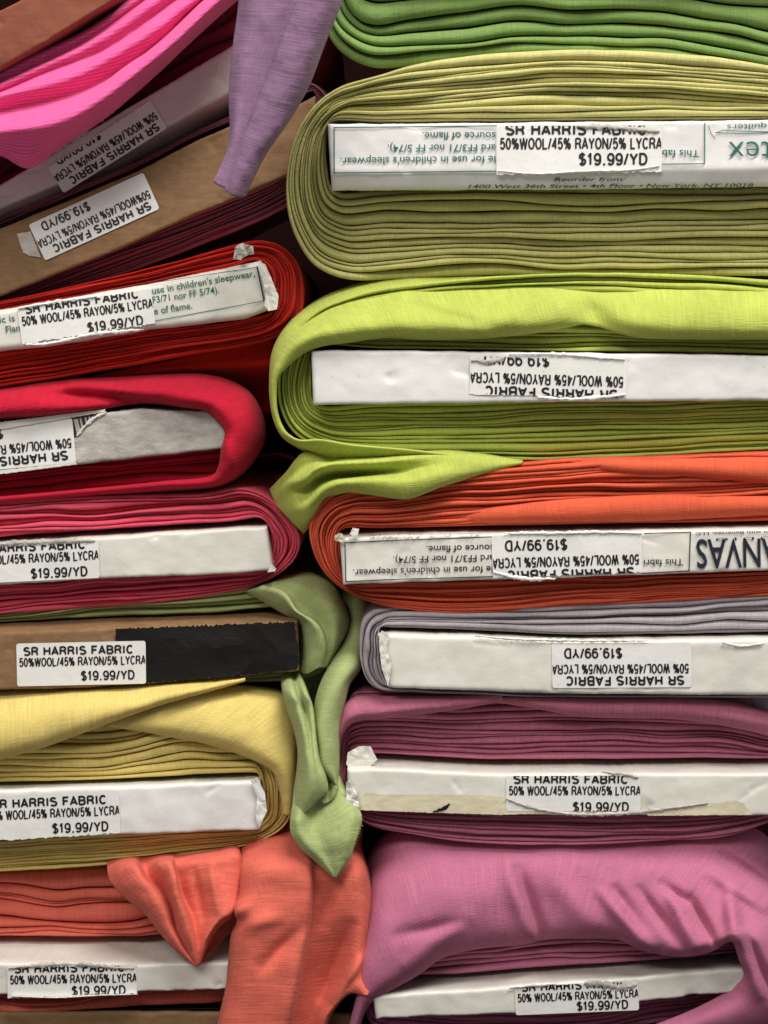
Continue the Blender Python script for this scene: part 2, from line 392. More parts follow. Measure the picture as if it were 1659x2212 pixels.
def arc(cx, cy, rx, ry, a0, a1, n=9):
    return [(cx + rx * math.cos(math.radians(a0 + (a1 - a0) * i / (n - 1))), cy + ry * math.sin(math.radians(a0 + (a1 - a0) * i / (n - 1)))) for i in range(n)]
_S = arc(.34, .745, .29, .255, 25, 200, 9) + arc(.36, .26, .33, .26, 75, -150, 10)
_9 = [arc(.30, .68, .27, .32, 0, 360, 17), arc(.30, .68, .27, .32, 0, 0, 2) + arc(.28, .34, .29, .34, 0, -140, 8)]
GLY = {   # width, strokes on a unit cap height (centre lines; the outline is thickened when it is laid out)
    'S': (.72, [_S]), 'R': (.74, [[(.06, 0), (.06, 1)], [(.06, 1), (.40, 1)] + arc(.42, .755, .25, .245, 90, -90, 8) + [(.06, .51)], [(.42, .50), (.60, .38), (.64, .16), (.70, 0)]]),
    'H': (.74, [[(.06, 0), (.06, 1)], [(.68, 0), (.68, 1)], [(.06, .52), (.68, .52)]]),
    'A': (.74, [[(.02, 0), (.37, 1), (.72, 0)], [(.15, .30), (.59, .30)]]),
    'I': (.26, [[(.13, 0), (.13, 1)]]), 'F': (.64, [[(.06, 0), (.06, 1), (.62, 1)], [(.06, .53), (.55, .53)]]),
    'B': (.74, [[(.06, 0), (.06, 1), (.40, 1)] + arc(.42, .765, .23, .235, 90, -90, 8) + [(.06, .53)], [(.40, .53)] + arc(.42, .265, .27, .265, 90, -90, 8) + [(.06, 0)]]),
    'C': (.74, [arc(.38, .5, .33, .5, 42, 318, 15)]), '0': (.60, [arc(.30, .5, .25, .5, 0, 360, 19)]), 'O': (.78, [arc(.39, .5, .34, .5, 0, 360, 19)]),
    '5': (.60, [[(.54, 1), (.14, 1), (.08, .50)] + arc(.29, .33, .26, .33, 130, -155, 11)]),
    '%': (.92, [arc(.20, .75, .14, .24, 0, 360, 13), arc(.72, .25, .14, .24, 0, 360, 13), [(.26, -.02), (.66, 1.02)]]),
    'W': (.98, [[(.03, 1), (.26, 0), (.49, 1), (.72, 0), (.95, 1)]]), 'L': (.60, [[(.06, 1), (.06, 0), (.58, 0)]]),
    '/': (.36, [[(.02, -.02), (.34, 1.02)]]), '4': (.60, [[(.42, 0), (.42, 1), (.04, .28), (.57, .28)]]),
    'Y': (.70, [[(.03, 1), (.35, .45), (.67, 1)], [(.35, .45), (.35, 0)]]), 'N': (.74, [[(.06, 0), (.06, 1), (.68, 0), (.68, 1)]]),
    '1': (.44, [[(.26, 0), (.26, 1), (.05, .74)]]), '9': (.60, [_9[0], _9[1]]), '$': (.62, [[(a * .86, b) for a, b in _S], [(.30, 1.13), (.30, -.13)]]),
    '.': (.28, [[(.14, -.10), (.14, .10)]]), 'D': (.74, [[(.06, 0), (.06, 1), (.34, 1)] + arc(.34, .5, .34, .5, 90, -90, 11) + [(.06, 0)]]), ' ': (.30, []),
    'V': (.70, [[(.02, 1), (.35, 0), (.68, 1)]]), 'T': (.64, [[(.02, 1), (.62, 1)], [(.32, 1), (.32, 0)]]), 'U': (.74, [[(.06, 1), (.06, .33)] + arc(.37, .33, .31, .33, 180, 360, 9) + [(.68, 1)]]),
}
def ribbon(P, w):
    """thick line (half width w) -> quads; sharp corners are butted"""
    P = np.array(P, float); keep = [0] + [i for i in range(1, len(P)) if np.linalg.norm(P[i] - P[i - 1]) > 1e-4]; P = P[keep]
    V, F = [], []; run = [0]
    d = np.diff(P, axis=0); d /= np.linalg.norm(d, axis=1)[:, None]; runs = []
    for i in range(1, len(P)):
        run.append(i)
        if i == len(P) - 1 or np.dot(d[i - 1], d[i]) < .35: runs.append(run); run = [i]
    for ri, rn in enumerate(runs):
        Q = P[rn].copy(); closed = len(runs) == 1 and np.linalg.norm(Q[0] - Q[-1]) < 1e-3
        if len(runs) > 1:
            if ri > 0: Q[0] -= d[rn[0]] * w * .8
            if ri < len(runs) - 1: Q[-1] += d[rn[-1] - 1] * w * .8
        e = np.diff(Q, axis=0); e /= np.linalg.norm(e, axis=1)[:, None]; n = np.stack([-e[:, 1], e[:, 0]], 1); L, R = [], []
        for i in range(len(Q)):
            A = n[i - 1] if i > 0 else (n[-1] if closed else n[0]); B = n[i] if i < len(n) else (n[0] if closed else n[-1])
            m = (A + B) * 2 / max(np.dot(A + B, A + B), .8); L.append(Q[i] + m * w); R.append(Q[i] - m * w)
        o = len(V); V += [(*x, .02 * ri) for x in L + R]; k = len(Q); F += [[o + i, o + i + 1, o + i + 1 + k, o + i + k] for i in range(k - 1)]
    return V, F

class Paper:
    """collects flat ink and paper pieces in local (u, v) units and lays them on a plane as one mesh"""
    def __init__(s): s.V = []; s.F = []; s.mi = []
    def add(s, V, F, mi):
        o = len(s.V); s.V += [tuple(v) for v in V]; s.F += [[i + o for i in f] for f in F]; s.mi += [mi] * len(F)
    def text(s, st, u0, u1, vb, cap, mi, bold=0.0, lift=1.0, clip=None, shear=0.0):
        """baseline at vb (v grows downwards), cap height cap, squeezed into u0..u1; clip=(umin,vmin,umax,vmax)"""
        V, F = glyphs(st, bold, shear)
        x0, x1 = V[:, 0].min(), V[:, 0].max(); k = (u1 - u0) / (x1 - x0)
        P = [(u0 + (a[0] - x0) * k, vb - a[1] / CAP * cap, lift) for a in V]
        if clip:
            bm = bmesh.new(); vs = [bm.verts.new(p) for p in P]
            for f in F:
                try: bm.faces.new([vs[i] for i in f])
                except ValueError: pass
            for co, no in (((clip[0], 0, 0), (-1, 0, 0)), ((0, clip[1], 0), (0, -1, 0)), ((clip[2], 0, 0), (1, 0, 0)), ((0, clip[3], 0), (0, 1, 0))):
                bmesh.ops.bisect_plane(bm, geom=bm.verts[:] + bm.edges[:] + bm.faces[:], dist=1e-6, plane_co=co, plane_no=no, clear_outer=True)
            bm.verts.index_update()
            P = [tuple(v.co) for v in bm.verts]; F = [[v.index for v in f.verts] for f in bm.faces]; bm.free()
        s.add(P, F, mi)
    def bold(s, st, u0, u1, vb, cap, w, mi, clip=None, lift=1.0, space=.16):
        """heavy sans lettering built of strokes, squeezed into u0..u1"""
        tot = sum(GLY[c][0] for c in st) + space * (len(st) - 1); k = (u1 - u0) / tot; x = 0; V = []; F = []
        h = cap - w
        for ci, c in enumerate(st):
            wd, sts = GLY[c]
            for si, sk in enumerate(sts):
                inset = w / 2 / (wd * k + 1e-6)
                P = [(u0 + (x + a * (1 - 0.0)) * k, vb - (w / 2 + b * h)) for a, b in sk]
                rv, rf = ribbon(P, w / 2)
                o = len(V); V += [(a, b, lift + .06 * si + c_) for a, b, c_ in rv]; F += [[i + o for i in f] for f in rf]
            x += wd + space
        s._clip_add(V, F, clip, mi)
    def _clip_add(s, P, F, clip, mi):
        if clip:
            bm = bmesh.new(); vs = [bm.verts.new(p) for p in P]
            for f in F:
                try: bm.faces.new([vs[i] for i in f])
                except ValueError: pass
            for co, no in (((clip[0], 0, 0), (-1, 0, 0)), ((0, clip[1], 0), (0, -1, 0)), ((clip[2], 0, 0), (1, 0, 0)), ((0, clip[3], 0), (0, 1, 0))):
                bmesh.ops.bisect_plane(bm, geom=bm.verts[:] + bm.edges[:] + bm.faces[:], dist=1e-6, plane_co=co, plane_no=no, clear_outer=True)
            bm.verts.index_update()
            P = [tuple(v.co) for v in bm.verts]; F = [[v.index for v in f.verts] for f in bm.faces]; bm.free()
        s.add(P, F, mi)
    def line(s, pts, w, mi, lift=1.0):
        for (a, b) in zip(pts[:-1], pts[1:]):
            a = np.array(a, float); b = np.array(b, float); d = b - a; l = np.linalg.norm(d); d /= l; nn = np.array([-d[1], d[0]]) * w / 2
            a = a - d * w / 2; b = b + d * w / 2
            s.add([(*(a + nn), lift), (*(b + nn), lift), (*(b - nn), lift), (*(a - nn), lift)], [[0, 1, 2, 3]], mi)
    def poly(s, pts, mi, lift=0.0): s.add([(p[0], p[1], lift) for p in pts], [list(range(len(pts)))], mi)
    def build(s, name, q, o, e, mats, lift0=0.00055, step=0.00022, curl=None, wunits=380.0, plane='front', back=0.0):
        """o: origin, e: end of the u axis (wunits long), both measured points on the board's front"""
        y0 = q.y0
        O = Wp(o[0], o[1], y0); E = Wp(e[0], e[1], y0)
        ux = (E - O) / wunits
        if plane == 'front':
            d = np.array([e[0] - o[0], e[1] - o[1]], float) / wunits; dn = np.array([-d[1], d[0]])
            vx = Wp(o[0] + dn[0] * 100, o[1] + dn[1] * 100, y0); vx = (vx - O) / 100
            nrm = np.array([0, -1.0, 0])
        else:                                         # upper or lower face of the board
            dd = np.array([0, 1.0, q.slope]); dd /= np.linalg.norm(dd)
            sg = 1 if plane == 'under' else -1
            vx = dd * np.linalg.norm(ux) * (1 if plane == 'under' else -1)
            nrm = np.array([0, 0, -1.0 if plane == 'under' else 1.0]); O = O + dd * back
        P = []
        for (u, v, l) in s.V:
            p = O + ux * u + vx * v + nrm * (lift0 + step * l)
            if curl: p = p + nrm * curl(u, v)
            P.append(p)
        me = bpy.data.meshes.new(name); me.from_pydata([tuple(p) for p in P], [], s.F)
        for m_ in mats: me.materials.append(m_)
        me.polygons.foreach_set('material_index', s.mi); me.update()
        return link(name, me, q.o)

def ragged(pts, closed=True, amp=1.5, step=4.0, seed=1):
    out = []
    P = list(pts) + ([pts[0]] if closed else [])
    for a, b in zip(P[:-1], P[1:]):
        a = np.array(a, float); b = np.array(b, float); l = np.linalg.norm(b - a); n = max(1, int(l / step)); nn = np.array([-(b - a)[1], (b - a)[0]]) / max(l, 1e-6)
        for i in range(n):
            t = i / n; p = a + (b - a) * t
            out.append(tuple(p + nn * amp * (nz(p[0] * .21, p[1] * .21, seed) + .6 * nz(p[0] * .7, p[1] * .7, seed))))
    return out

def price_label(q, o, e, v0=-8, v1=117, l3=74, tight=False, seed=1, top_torn=False, bot_torn=False, u1=380, fade=None, umax=378):
    p = Paper()
    rr = 7
    def corner(cx, cy, a0): return [(cx + rr * math.cos(math.radians(a0 + t)), cy + rr * math.sin(math.radians(a0 + t))) for t in (0, 30, 60, 90)]
    pts = []
    if top_torn: pts += ragged([(0, v0 + 4), (u1, v0)], closed=False, amp=5, step=6, seed=seed) + [(u1, v0)]
    else: pts += corner(rr, v0 + rr, 180) + corner(u1 - rr, v0 + rr, 270)
    if bot_torn: pts += [(u1, v1 - 4)] + ragged([(u1, v1 - 4), (0, v1 + 3)], closed=False, amp=5, step=6, seed=seed + 3) + [(0, v1 + 3)]
    else: pts += corner(u1 - rr, v1 - rr, 0) + corner(rr, v1 - rr, 90)
    p.poly(pts, 0)
    ca = max(v0 + (2 if top_torn else 0), -50); cb = v1 - (5 if bot_torn else 1); cl = (0, ca, umax, cb)
    p.bold('SR HARRIS FABRIC', 22, 343, 27, 27, 5.4, 1, clip=cl, space=.20)
    p.bold('50%WOOL/45% RAYON/5% LYCRA' if tight else '50% WOOL/45% RAYON/5% LYCRA', 9, 379.5, 59, 27, 3.9, 1, clip=cl, space=.17)
    p.bold('$19.99/YD', 190, 346, l3 + 29, 29, 4.9, 1, clip=cl, space=.20)
    return p.build('price_label', q, o, e, [M['sticker'], M['black']])

def torn_strip(q, pts, w, seed=1, mat='torn', lift=0.0009, name='torn_paper', bulge=0.0005):
    """ragged strip of torn paper standing a little proud of the board"""
    A = poly(pts, max(24, int(sum(math.dist(a, b) for a, b in zip(pts[:-1], pts[1:])) / 2)))
    d = np.gradient(A, axis=0); d /= np.linalg.norm(d, axis=1)[:, None] + 1e-9; nn = np.stack([-d[:, 1], d[:, 0]], 1)
    k = len(A); env = np.sin(np.pi * np.linspace(.04, .96, k)) ** .35
    rows = []
    for j, t in enumerate((-1, -.5, 0, .5, 1)):
        s = np.array([t * w / 2 * (1 + 1.0 * nz(a[0] * .09, a[1] * .09, seed + t) + .7 * nz(a[0] * .4, a[1] * .4, seed + t)) for a in A]) * env
        p2 = A + nn * s[:, None]
        h = np.array([(1 - t * t) * bulge * (1 + .8 * nz(a[0] * .2, a[1] * .2, seed + 9)) + .0003 * nz(a[0] * .6, t * 4, seed) for a in A])
        rows.append(Wp(p2[:, 0], p2[:, 1], q.y0 - lift - h))
    V = np.stack(rows, 1)
    return link(name, grid_mesh(name, V, M[mat]), q.o)

def torn_corner(q, pts, mat='cream', seed=1, amp=.0016, lift=.0015, name='torn_corner', cell=14.0):
    """crumpled flap of paper: outline filled with a folded fan"""
    P = np.array(ragged(pts, amp=1.0, step=5, seed=seed)); c = P.mean(0); rings = [c + (P - c) * k for k in (1, .8, .6, .4, .2, .02)]
    V = []
    for r_ in rings:
        h = np.array([nz(a / cell, b / cell, seed) + .3 * nz(a / 6., b / 6., seed) + .3 for a, b in r_]) * amp
        V.append(Wp(r_[:, 0], r_[:, 1], q.y0 - lift - h))
    me = grid_mesh(name, np.stack(V, 1), M[mat], closed_u=True); me.polygons.foreach_set('use_smooth', np.zeros(len(me.polygons), bool))
    o = link(name, me, q.o)
    m = o.modifiers.new('thickness', 'SOLIDIFY'); m.thickness = .0004
    return o

# ------------------------------------------------------------------ setting
def plane(name, verts, mat):
    me = bpy.data.meshes.new(name); me.from_pydata(verts, [], [[0, 1, 2, 3]]); me.materials.append(mat)
    o = link(name, me); o['kind'] = 'structure'; return o
m_, nt_, b_ = nodes('gap_shade_backing'); b_.inputs['Base Color'].default_value = (.03, .025, .022, 1); b_.inputs['Roughness'].default_value = .9; b_.inputs['Specular IOR Level'].default_value = 0.0
_n = N(nt_, 'ShaderNodeTexNoise', i_Scale=14.0, i_Detail=4.0); _v = N(nt_, 'ShaderNodeVectorMath', operation='SCALE'); _v.inputs[0].default_value = (.022, .009, .008); nt_.links.new(_n.outputs[0], _v.inputs['Scale']); nt_.links.new(_v.outputs[0], b_.inputs['Base Color'])  # near-black tint: deep shade of the gaps is put into this colour
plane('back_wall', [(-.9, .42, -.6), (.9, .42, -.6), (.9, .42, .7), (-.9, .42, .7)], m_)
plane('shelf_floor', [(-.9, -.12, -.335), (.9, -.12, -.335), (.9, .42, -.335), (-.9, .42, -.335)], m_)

XR, XL = 1790, -260
# ================================================================== right column, from the top down
# ---- green
r = bolt('bright green jersey bolt, cut off by the top edge above the olive bolt', 'green', 0)
q = board(r, M['white'], ext([(790, -150), (1300, -155)], XR), ext([(790, -62), (1300, -66)], XR), 0.014, 0, rec=.012, seed=1)
winding(q, M['green'], [(810, -250), (1000, -270), (1300, -270), (XR, -260)], [(730, -215), (690, -90), (697, 40), (728, 105)],
        [(800, 146), (900, 142), (1000, 128), (1250, 113), (1400, 117), (XR, 165)], 8, 11, front=.0025, vary=.3, lean=-.10)

# ---- olive
r = bolt('thick olive yellow jersey bolt, nearest on top right, with green print on its board', 'olive', 0)
q1 = q = board(r, M['white'], ext([(707, 266), (829, 266), (1240, 262), (1640, 258)], XR), ext([(716, 408), (829, 408), (1240, 406), (1640, 400)], XR), 0.0, 4, rec=.014, seed=2, chamf=(.74, .0045))
winding(q, M['olive'], [(800, 168), (900, 138), (1000, 121), (1100, 112), (1250, 107), (1400, 111), (1550, 124), (1660, 142), (XR, 165)],
        [(735, 188), (682, 226), (640, 290), (618, 380), (620, 460), (640, 522), (680, 578)],
        [(750, 606), (860, 607), (1000, 600), (1200, 597), (1400, 598), (1660, 598), (XR, 598)], 13, 22, rec=.012, front=.0022, vary=.34, lean=.20,
        inner=(ext([(712, 266), (829, 264), (1640, 258)], XR), [(704, 300), (706, 360)], ext([(722, 409), (829, 409), (1640, 402)], XR)))
price_label(q, (1072, 268), (1430, 267), v0=3, v1=114, l3=67, tight=True, top_torn=True, bot_torn=True, seed=4)
torn_strip(q, [(1245, 272), (1330, 275), (1425, 284)], 11, seed=3)
torn_strip(q, [(1075, 368), (1150, 375), (1260, 370), (1370, 366), (1425, 358)], 5, seed=5, mat='sticker')
p = Paper()                                   # printed panel, lettering upside down: built in view units from the far right
def up(q, items, lines, mats, name='printed_text', back=0.0, shear=0.0, split=None):
    if split is not None:                             # two printed fields, one mesh each
        for sd in (0, 1):
            up(q, [i for i in items if (i[3] < split) == (sd == 0)], [l for l in lines if (l[1][1][0] < split) == (sd == 0)], mats, name, back, shear)
        return

    """items: (text, x_start, y_start, x_end, y_end, cap, bold) baseline as read; lines: ((x,y),...) strokes"""
    pp = Paper()
    for (st, xa, ya, xb, yb, cap, bd) in items:
        V, F = glyphs(st, bd, shear); x0, x1 = V[:, 0].min(), V[:, 0].max()
        d = np.array([xb - xa, yb - ya], float); L_ = np.linalg.norm(d); d /= L_; n = np.array([d[1], -d[0]])
        P = [(*(np.array([xa, ya]) + d * (a[0] - x0) / (x1 - x0) * L_ + n * a[1] / CAP * cap), 1.0) for a in V]
        pp.add(P, F, 0)
    for ln in lines: pp.line(ln[1], ln[0], 0, lift=.6)
    P = []
    for (u, v, l) in pp.V:
        w = Wp(u, v, q.y0); w[1] -= .0004 + .00012 * l - back; P.append(tuple(w))
    me = bpy.data.meshes.new(name); me.from_pydata(P, [], pp.F); me.materials.append(mats); me.update()
    return link(name, me, q.o)
up(q, [('source of flame.', 1070, 286, 912, 286, 15, .008), ('ard FF3/71 nor FF 5/74).', 1070, 312, 837, 313, 15, .008), ("le for use in children's sleepwear.", 1070, 337, 735, 341, 15, .008),
       ('This fab', 1510, 325, 1430, 324, 15, .008), ('artex', 1724, 305, 1573, 306, 49, -.010), ('by quilters', 1690, 266, 1570, 270, 11, 0)],
   [(2.4, ((722, 373), (722, 276), (1072, 272))), (2.4, ((722, 374), (1072, 370))), (2.2, ((1430, 355), (1521, 354), (1522, 266))),
    (1.6, ((1545, 287), (1600, 289), (1664, 286))), (1.6, ((1548, 287), (1560, 282), (1600, 284), (1664, 285))), (1.4, ((1530, 272), (1536, 290), (1545, 300)))], M['teal'], split=1250)
up(q, [('1400 West 36th Street • 4th Floor • New York, NY 10018', 1012, 405, 1632, 402, 8, .012)], [], M['navy'], back=.0034, shear=.25)
up(q, [('Reorder from:', 1197, 391, 1352, 390, 8, .012)], [], M['navy'], back=.0016, shear=.25)

# ---- lime
r = bolt('bright lime bolt with a loose hood of cloth folded over its white board', 'lime', 0)
q2 = q = board(r, M['white'], ext([(672, 757), (829, 757), (1240, 762), (1640, 768)], XR), ext([(676, 875), (829, 873), (1240, 868), (1640, 865)], XR), 0.004, -4, rec=.022, seed=3)
winding(q, M['lime'], [(760, 640), (829, 622), (1029, 600), (1229, 590), (1450, 592), (1660, 604), (XR, 610)],
        [(690, 668), (632, 720), (604, 790), (600, 860), (618, 915), (650, 950)],
        [(720, 978), (829, 990), (1000, 995), (1129, 997), (1429, 986), (1660, 972), (XR, 965)], 14, 33, rec=.012, front=.002, vary=.38)
y = .004
sheet('loose_flap', r, M['lime'], y, [
    [(XR, 735, 6), (1660, 733, 5), (1429, 731, 2), (1354, 724, 1), (1289, 705, 3), (1254, 702, 3), (1179, 715, 2), (1069, 728, 1), (929, 733, 3), (829, 729, 2), (750, 740, 0), (700, 746, -1), (662, 759, -1), (625, 788, 0), (600, 818, 0), (596, 853, 1), (600, 893, 1), (615, 928, 2), (642, 950, 1), (693, 950, -1), (753, 960, -1), (885, 972, 0), (1000, 985, 3), (1129, 995, 8)],
    [(XR, 722, -4), (1660, 718, -5), (1429, 708, -5), (1354, 694, -3), (1289, 680, 3), (1254, 680, 2), (1179, 695, -3), (1069, 706, -6), (929, 708, -5), (829, 705, -6), (750, 714, -6), (700, 720, -6), (650, 738, -5), (611, 775, -3), (592, 815, -2), (590, 855, -1), (595, 898, 0), (612, 935, 2), (640, 957, 5), (690, 967, 4), (753, 976, 4), (885, 985, 5), (1000, 992, 7), (1129, 998, 11)],
    [(XR, 670, -3), (1660, 665, -4), (1429, 655, 0), (1354, 650, 4), (1289, 645, 6), (1229, 645, 4), (1179, 650, 2), (1069, 655, 2), (929, 660, 2), (829, 665, 1), (750, 680, 1), (690, 700, 2), (636, 728, 3), (602, 770, 4), (587, 815, 5), (586, 855, 5), (593, 905, 6), (611, 941, 8), (640, 962, 12), (690, 980, 11), (753, 990, 11), (885, 996, 12), (1000, 998, 13), (1129, 999, 13)],
    [(XR, 618, 22), (1660, 613, 22), (1479, 608, 22), (1354, 608, 22), (1229, 604, 22), (1154, 600, 22), (1029, 600, 22), (929, 602, 22), (829, 609, 22), (750, 629, 22), (675, 663, 22), (620, 708, 22), (590, 763, 22), (583, 828, 22), (584, 858, 22), (592, 905, 22), (610, 942, 24), (640, 964, 30), (692, 990, 18), (753, 998, 16), (885, 1001, 18), (1000, 1002, 20), (1129, 1001, 22)],
    [(XR, 625, 120), (1660, 622, 120), (1479, 618, 120), (1354, 615, 120), (1229, 612, 120), (1154, 610, 120), (1029, 610, 120), (929, 612, 120), (829, 619, 120), (750, 639, 120), (680, 670, 120), (628, 712, 120), (600, 765, 120), (593, 828, 120), (594, 858, 120), (602, 900, 120), (618, 936, 120), (645, 955, 120), (694, 980, 120), (753, 990, 120), (885, 995, 120), (1000, 996, 120), (1129, 998, 120)]],
    nu=240, nv=60, wr=(1.6, 85), seed=3, bumps=[(880, 640, 1060, 700, 16, -2.0), (900, 660, 1090, 712, 12, 2.2), (1240, 640, 1300, 690, 26, 3.0), (1150, 640, 1060, 715, 20, -2.0)])
price_label(q, (1352, 866), (1014, 855), v0=4, v1=102, l3=76, top_torn=True, bot_torn=True, seed=8)
torn_strip(q, [(1018, 778), (1060, 780), (1090, 772)], 12, seed=12)
torn_strip(q, [(1352, 852), (1300, 858), (1230, 862), (1160, 858)], 8, seed=13, mat='sticker')
torn_strip(q, [(1100, 765), (1220, 766), (1290, 772), (1350, 776)], 7, seed=14, mat='white')
# its loose end, twisted out over the orange bolt
sheet('loose_end', r, M['lime'], .007, [
    [(1130, 997, 10), (1060, 984, 10), (969, 974, 10), (885, 979, 8), (813, 985, 8), (733, 991, 10), (705, 988, 10), (657, 978, 8), (639, 994, 12), (621, 1018, 20), (583, 1058, 34)],
    [(1130, 998, 8), (1060, 988, 4), (967, 979, 4), (885, 984, 2), (813, 990, 2), (745, 995, 4), (714, 996, 10), (680, 992, 6), (650, 1012, 4), (624, 1030, 12), (586, 1064, 30)],
    [(1129, 998, 6), (1060, 993, 2), (965, 984, 0), (885, 991, -4), (813, 998, -6), (752, 1001, -6), (716, 1003, -6), (684, 1012, -7), (656, 1036, -4), (626, 1046, 4), (590, 1074, 26)],
    [(1128, 999, 4), (1050, 1006, 0), (958, 1004, -3), (885, 1014, -1), (813, 1022, 5), (760, 1028, 12), (722, 1030, 12), (690, 1038, 10), (662, 1056, 8), (630, 1072, 8), (600, 1092, 24)],
    [(1127, 1000, 4), (1040, 1018, 0), (952, 1026, -7), (885, 1040, -10), (813, 1038, -10), (760, 1040, -9), (722, 1046, -8), (694, 1062, -6), (674, 1084, -3), (646, 1104, 2), (620, 1114, 18)],
    [(1122, 1002, 5), (1029, 1026, 2), (954, 1046, -5), (880, 1072, -7), (803, 1064, -5), (753, 1060, -1), (727, 1066, 2), (702, 1074, 3), (684, 1092, 1), (662, 1124, 4), (645, 1140, 16)],
    [(1112, 1006, 14), (1020, 1030, 12), (950, 1050, 8), (880, 1074, 6), (803, 1068, 8), (755, 1064, 12), (729, 1070, 14), (705, 1080, 14), (690, 1098, 12), (668, 1136, 14), (655, 1152, 26)]],
    nu=190, nv=80, wr=(.5, 50), seed=5)

# ---- orange
r = bolt('burnt orange jersey bolt with navy print on its white board', 'orange', 0)
q3 = q = board(r, M['cream'], ext([(733, 1164), (829, 1158), (1240, 1150), (1640, 1142)], XR), ext([(741, 1264), (829, 1260), (1240, 1248), (1640, 1234)], XR), 0.004, -16, rec=.024, seed=4)
winding(q, M['orange'], [(770, 1050), (880, 1030), (1000, 1010), (1129, 1000), (1209, 992), (1429, 986), (1660, 975), (XR, 968)],
        [(715, 1068), (682, 1100), (668, 1140), (674, 1185), (696, 1232), (735, 1272)],
        [(800, 1304), (929, 1325), (1050, 1326), (1229, 1313), (1429, 1303), (1660, 1291), (XR, 1284)], 17, 44, rec=.009, front=.002, vary=.35)
sheet('loose_flap', r, M['orange'], .004, [
    [(1000, 1128, 9), (1100, 1128, 7), (1250, 1126, 6), (1400, 1124, 6), (1660, 1110, 6), (XR, 1104, 6)],
    [(985, 1122, 8), (1090, 1118, 4), (1250, 1112, 3), (1400, 1108, 3), (1660, 1096, 3), (XR, 1092, 3)],
    [(980, 1114, 8), (1085, 1100, 5), (1250, 1088, 4), (1400, 1082, 4), (1660, 1080, 4), (XR, 1078, 4)],
    [(1000, 1104, 12), (1090, 1090, 10), (1250, 1075, 9), (1400, 1068, 9), (1660, 1070, 9), (XR, 1070, 9)],
    [(1010, 1106, 60), (1090, 1094, 60), (1250, 1080, 60), (1400, 1074, 60), (1660, 1076, 60), (XR, 1076, 60)]], nu=100, nv=30, wr=(.8, 90), seed=6)
sheet('loose_flap', r, M['orange'], .004, [
    [(1215, 998, 10), (1280, 1012, 8), (1350, 1022, 6), (1450, 1026, 5), (1560, 1034, 5), (1660, 1044, 6), (XR, 1056, 8)],
    [(1215, 996, 9), (1290, 1004, 5), (1360, 1010, 3), (1450, 1012, 2), (1560, 1018, 2), (1660, 1026, 3), (XR, 1034, 4)],
    [(1215, 993, 10), (1290, 995, 7), (1360, 996, 6), (1450, 996, 5), (1560, 996, 5), (1660, 998, 5), (XR, 1000, 6)],
    [(1215, 991, 16), (1290, 989, 16), (1360, 987, 16), (1450, 984, 16), (1560, 980, 16), (1660, 974, 16), (XR, 968, 16)],
    [(1215, 993, 60), (1290, 992, 60), (1360, 990, 60), (1450, 988, 60), (1560, 984, 60), (1660, 980, 60), (XR, 976, 60)]], nu=90, nv=26, wr=(.7, 80), seed=7)
price_label(q, (1388, 1246), (1065, 1255), v0=8, v1=116, top_torn=True, seed=9)
torn_strip(q, [(1066, 1236), (1090, 1242), (1130, 1250), (1200, 1250)], 8, seed=21, mat='sticker')
torn_strip(q, [(1090, 1152), (1200, 1152), (1320, 1150), (1386, 1152)], 7, seed=22, mat='sticker')
torn_corner(q, [(722, 1166), (724, 1155), (738, 1152), (746, 1164), (738, 1172)], 'cardin', 5, .0007)
torn_corner(q, [(756, 1152), (762, 1140), (776, 1142), (772, 1158), (764, 1162)], 'cream', 6, .0007)
up(q, [('source of flame.', 1066, 1176, 921, 1179, 14, .008), ('ard FF3/71 nor FF 5/74).', 1066, 1198, 849, 1202, 14, .008), ("le for use in children's sleepwear.", 1064, 1222, 762, 1230, 14, .008),
       ('This fabri', 1475, 1207, 1390, 1209, 14, .008), ('CANVAS', 1722, 1163, 1503, 1166, 60, .012), ('S T U D I O', 1724, 1157, 1545, 1162, 6, .01), ('Images in association with Benartex, LLC', 1800, 1143, 1502, 1150, 5.5, .01)],
   [(2.0, ((747, 1256), (745, 1172), (829, 1168), (1068, 1159))), (2.0, ((747, 1256), (829, 1252), (1066, 1245))), (2.2, ((1388, 1238), (1488, 1233), (1491, 1149), (1392, 1152)))], M['navy'], split=1250)
pp = Paper()
pp.text('Reorder from:', 0, 150, 18, 10, 0, bold=.01, shear=.3)
pp.build('printed_text', q, (1340, 1149), (1190, 1152), [M['navy']], wunits=150, plane='over', back=.006, lift0=.0006)
pp = Paper(); pp.text('New York, NY 10018', 300, 540, 38, 10, 0, bold=.01, shear=.3)
pp.build('printed_text', q, (1340, 1149), (1190, 1152), [M['navy']], wunits=150, plane='over', back=.006, lift0=.0006)

# ---- grey
r = bolt('pale lilac grey bolt with few layers and a thick glossy white board', 'grey', 0)
q4 = q = board(r, M['cream'], ext([(816, 1372), (850, 1370), (1029, 1376), (1240, 1386), (1640, 1380)], XR), ext([(838, 1486), (870, 1489), (1029, 1493), (1279, 1501), (1640, 1503)], XR), 0.007, -14, rec=.022, seed=5, r=.0022)
winding(q, M['grey'], [(850, 1312), (950, 1312), (1100, 1310), (1300, 1300), (1500, 1290), (1660, 1284), (XR, 1280)],
        [(805, 1318), (782, 1342), (776, 1390), (779, 1430), (790, 1466)],
        [(815, 1490), (900, 1498), (1029, 1503), (1279, 1509), (1660, 1511), (XR, 1511)], 6, 55, rec=.012, front=.0022, vary=.42)
price_label(q, (1494, 1479), (1193, 1481), v0=-6, v1=116, seed=10)
torn_corner(q, [(818, 1386), (824, 1362), (840, 1370), (836, 1400), (846, 1440), (838, 1482), (824, 1440)], 'cream', 10, .0006)
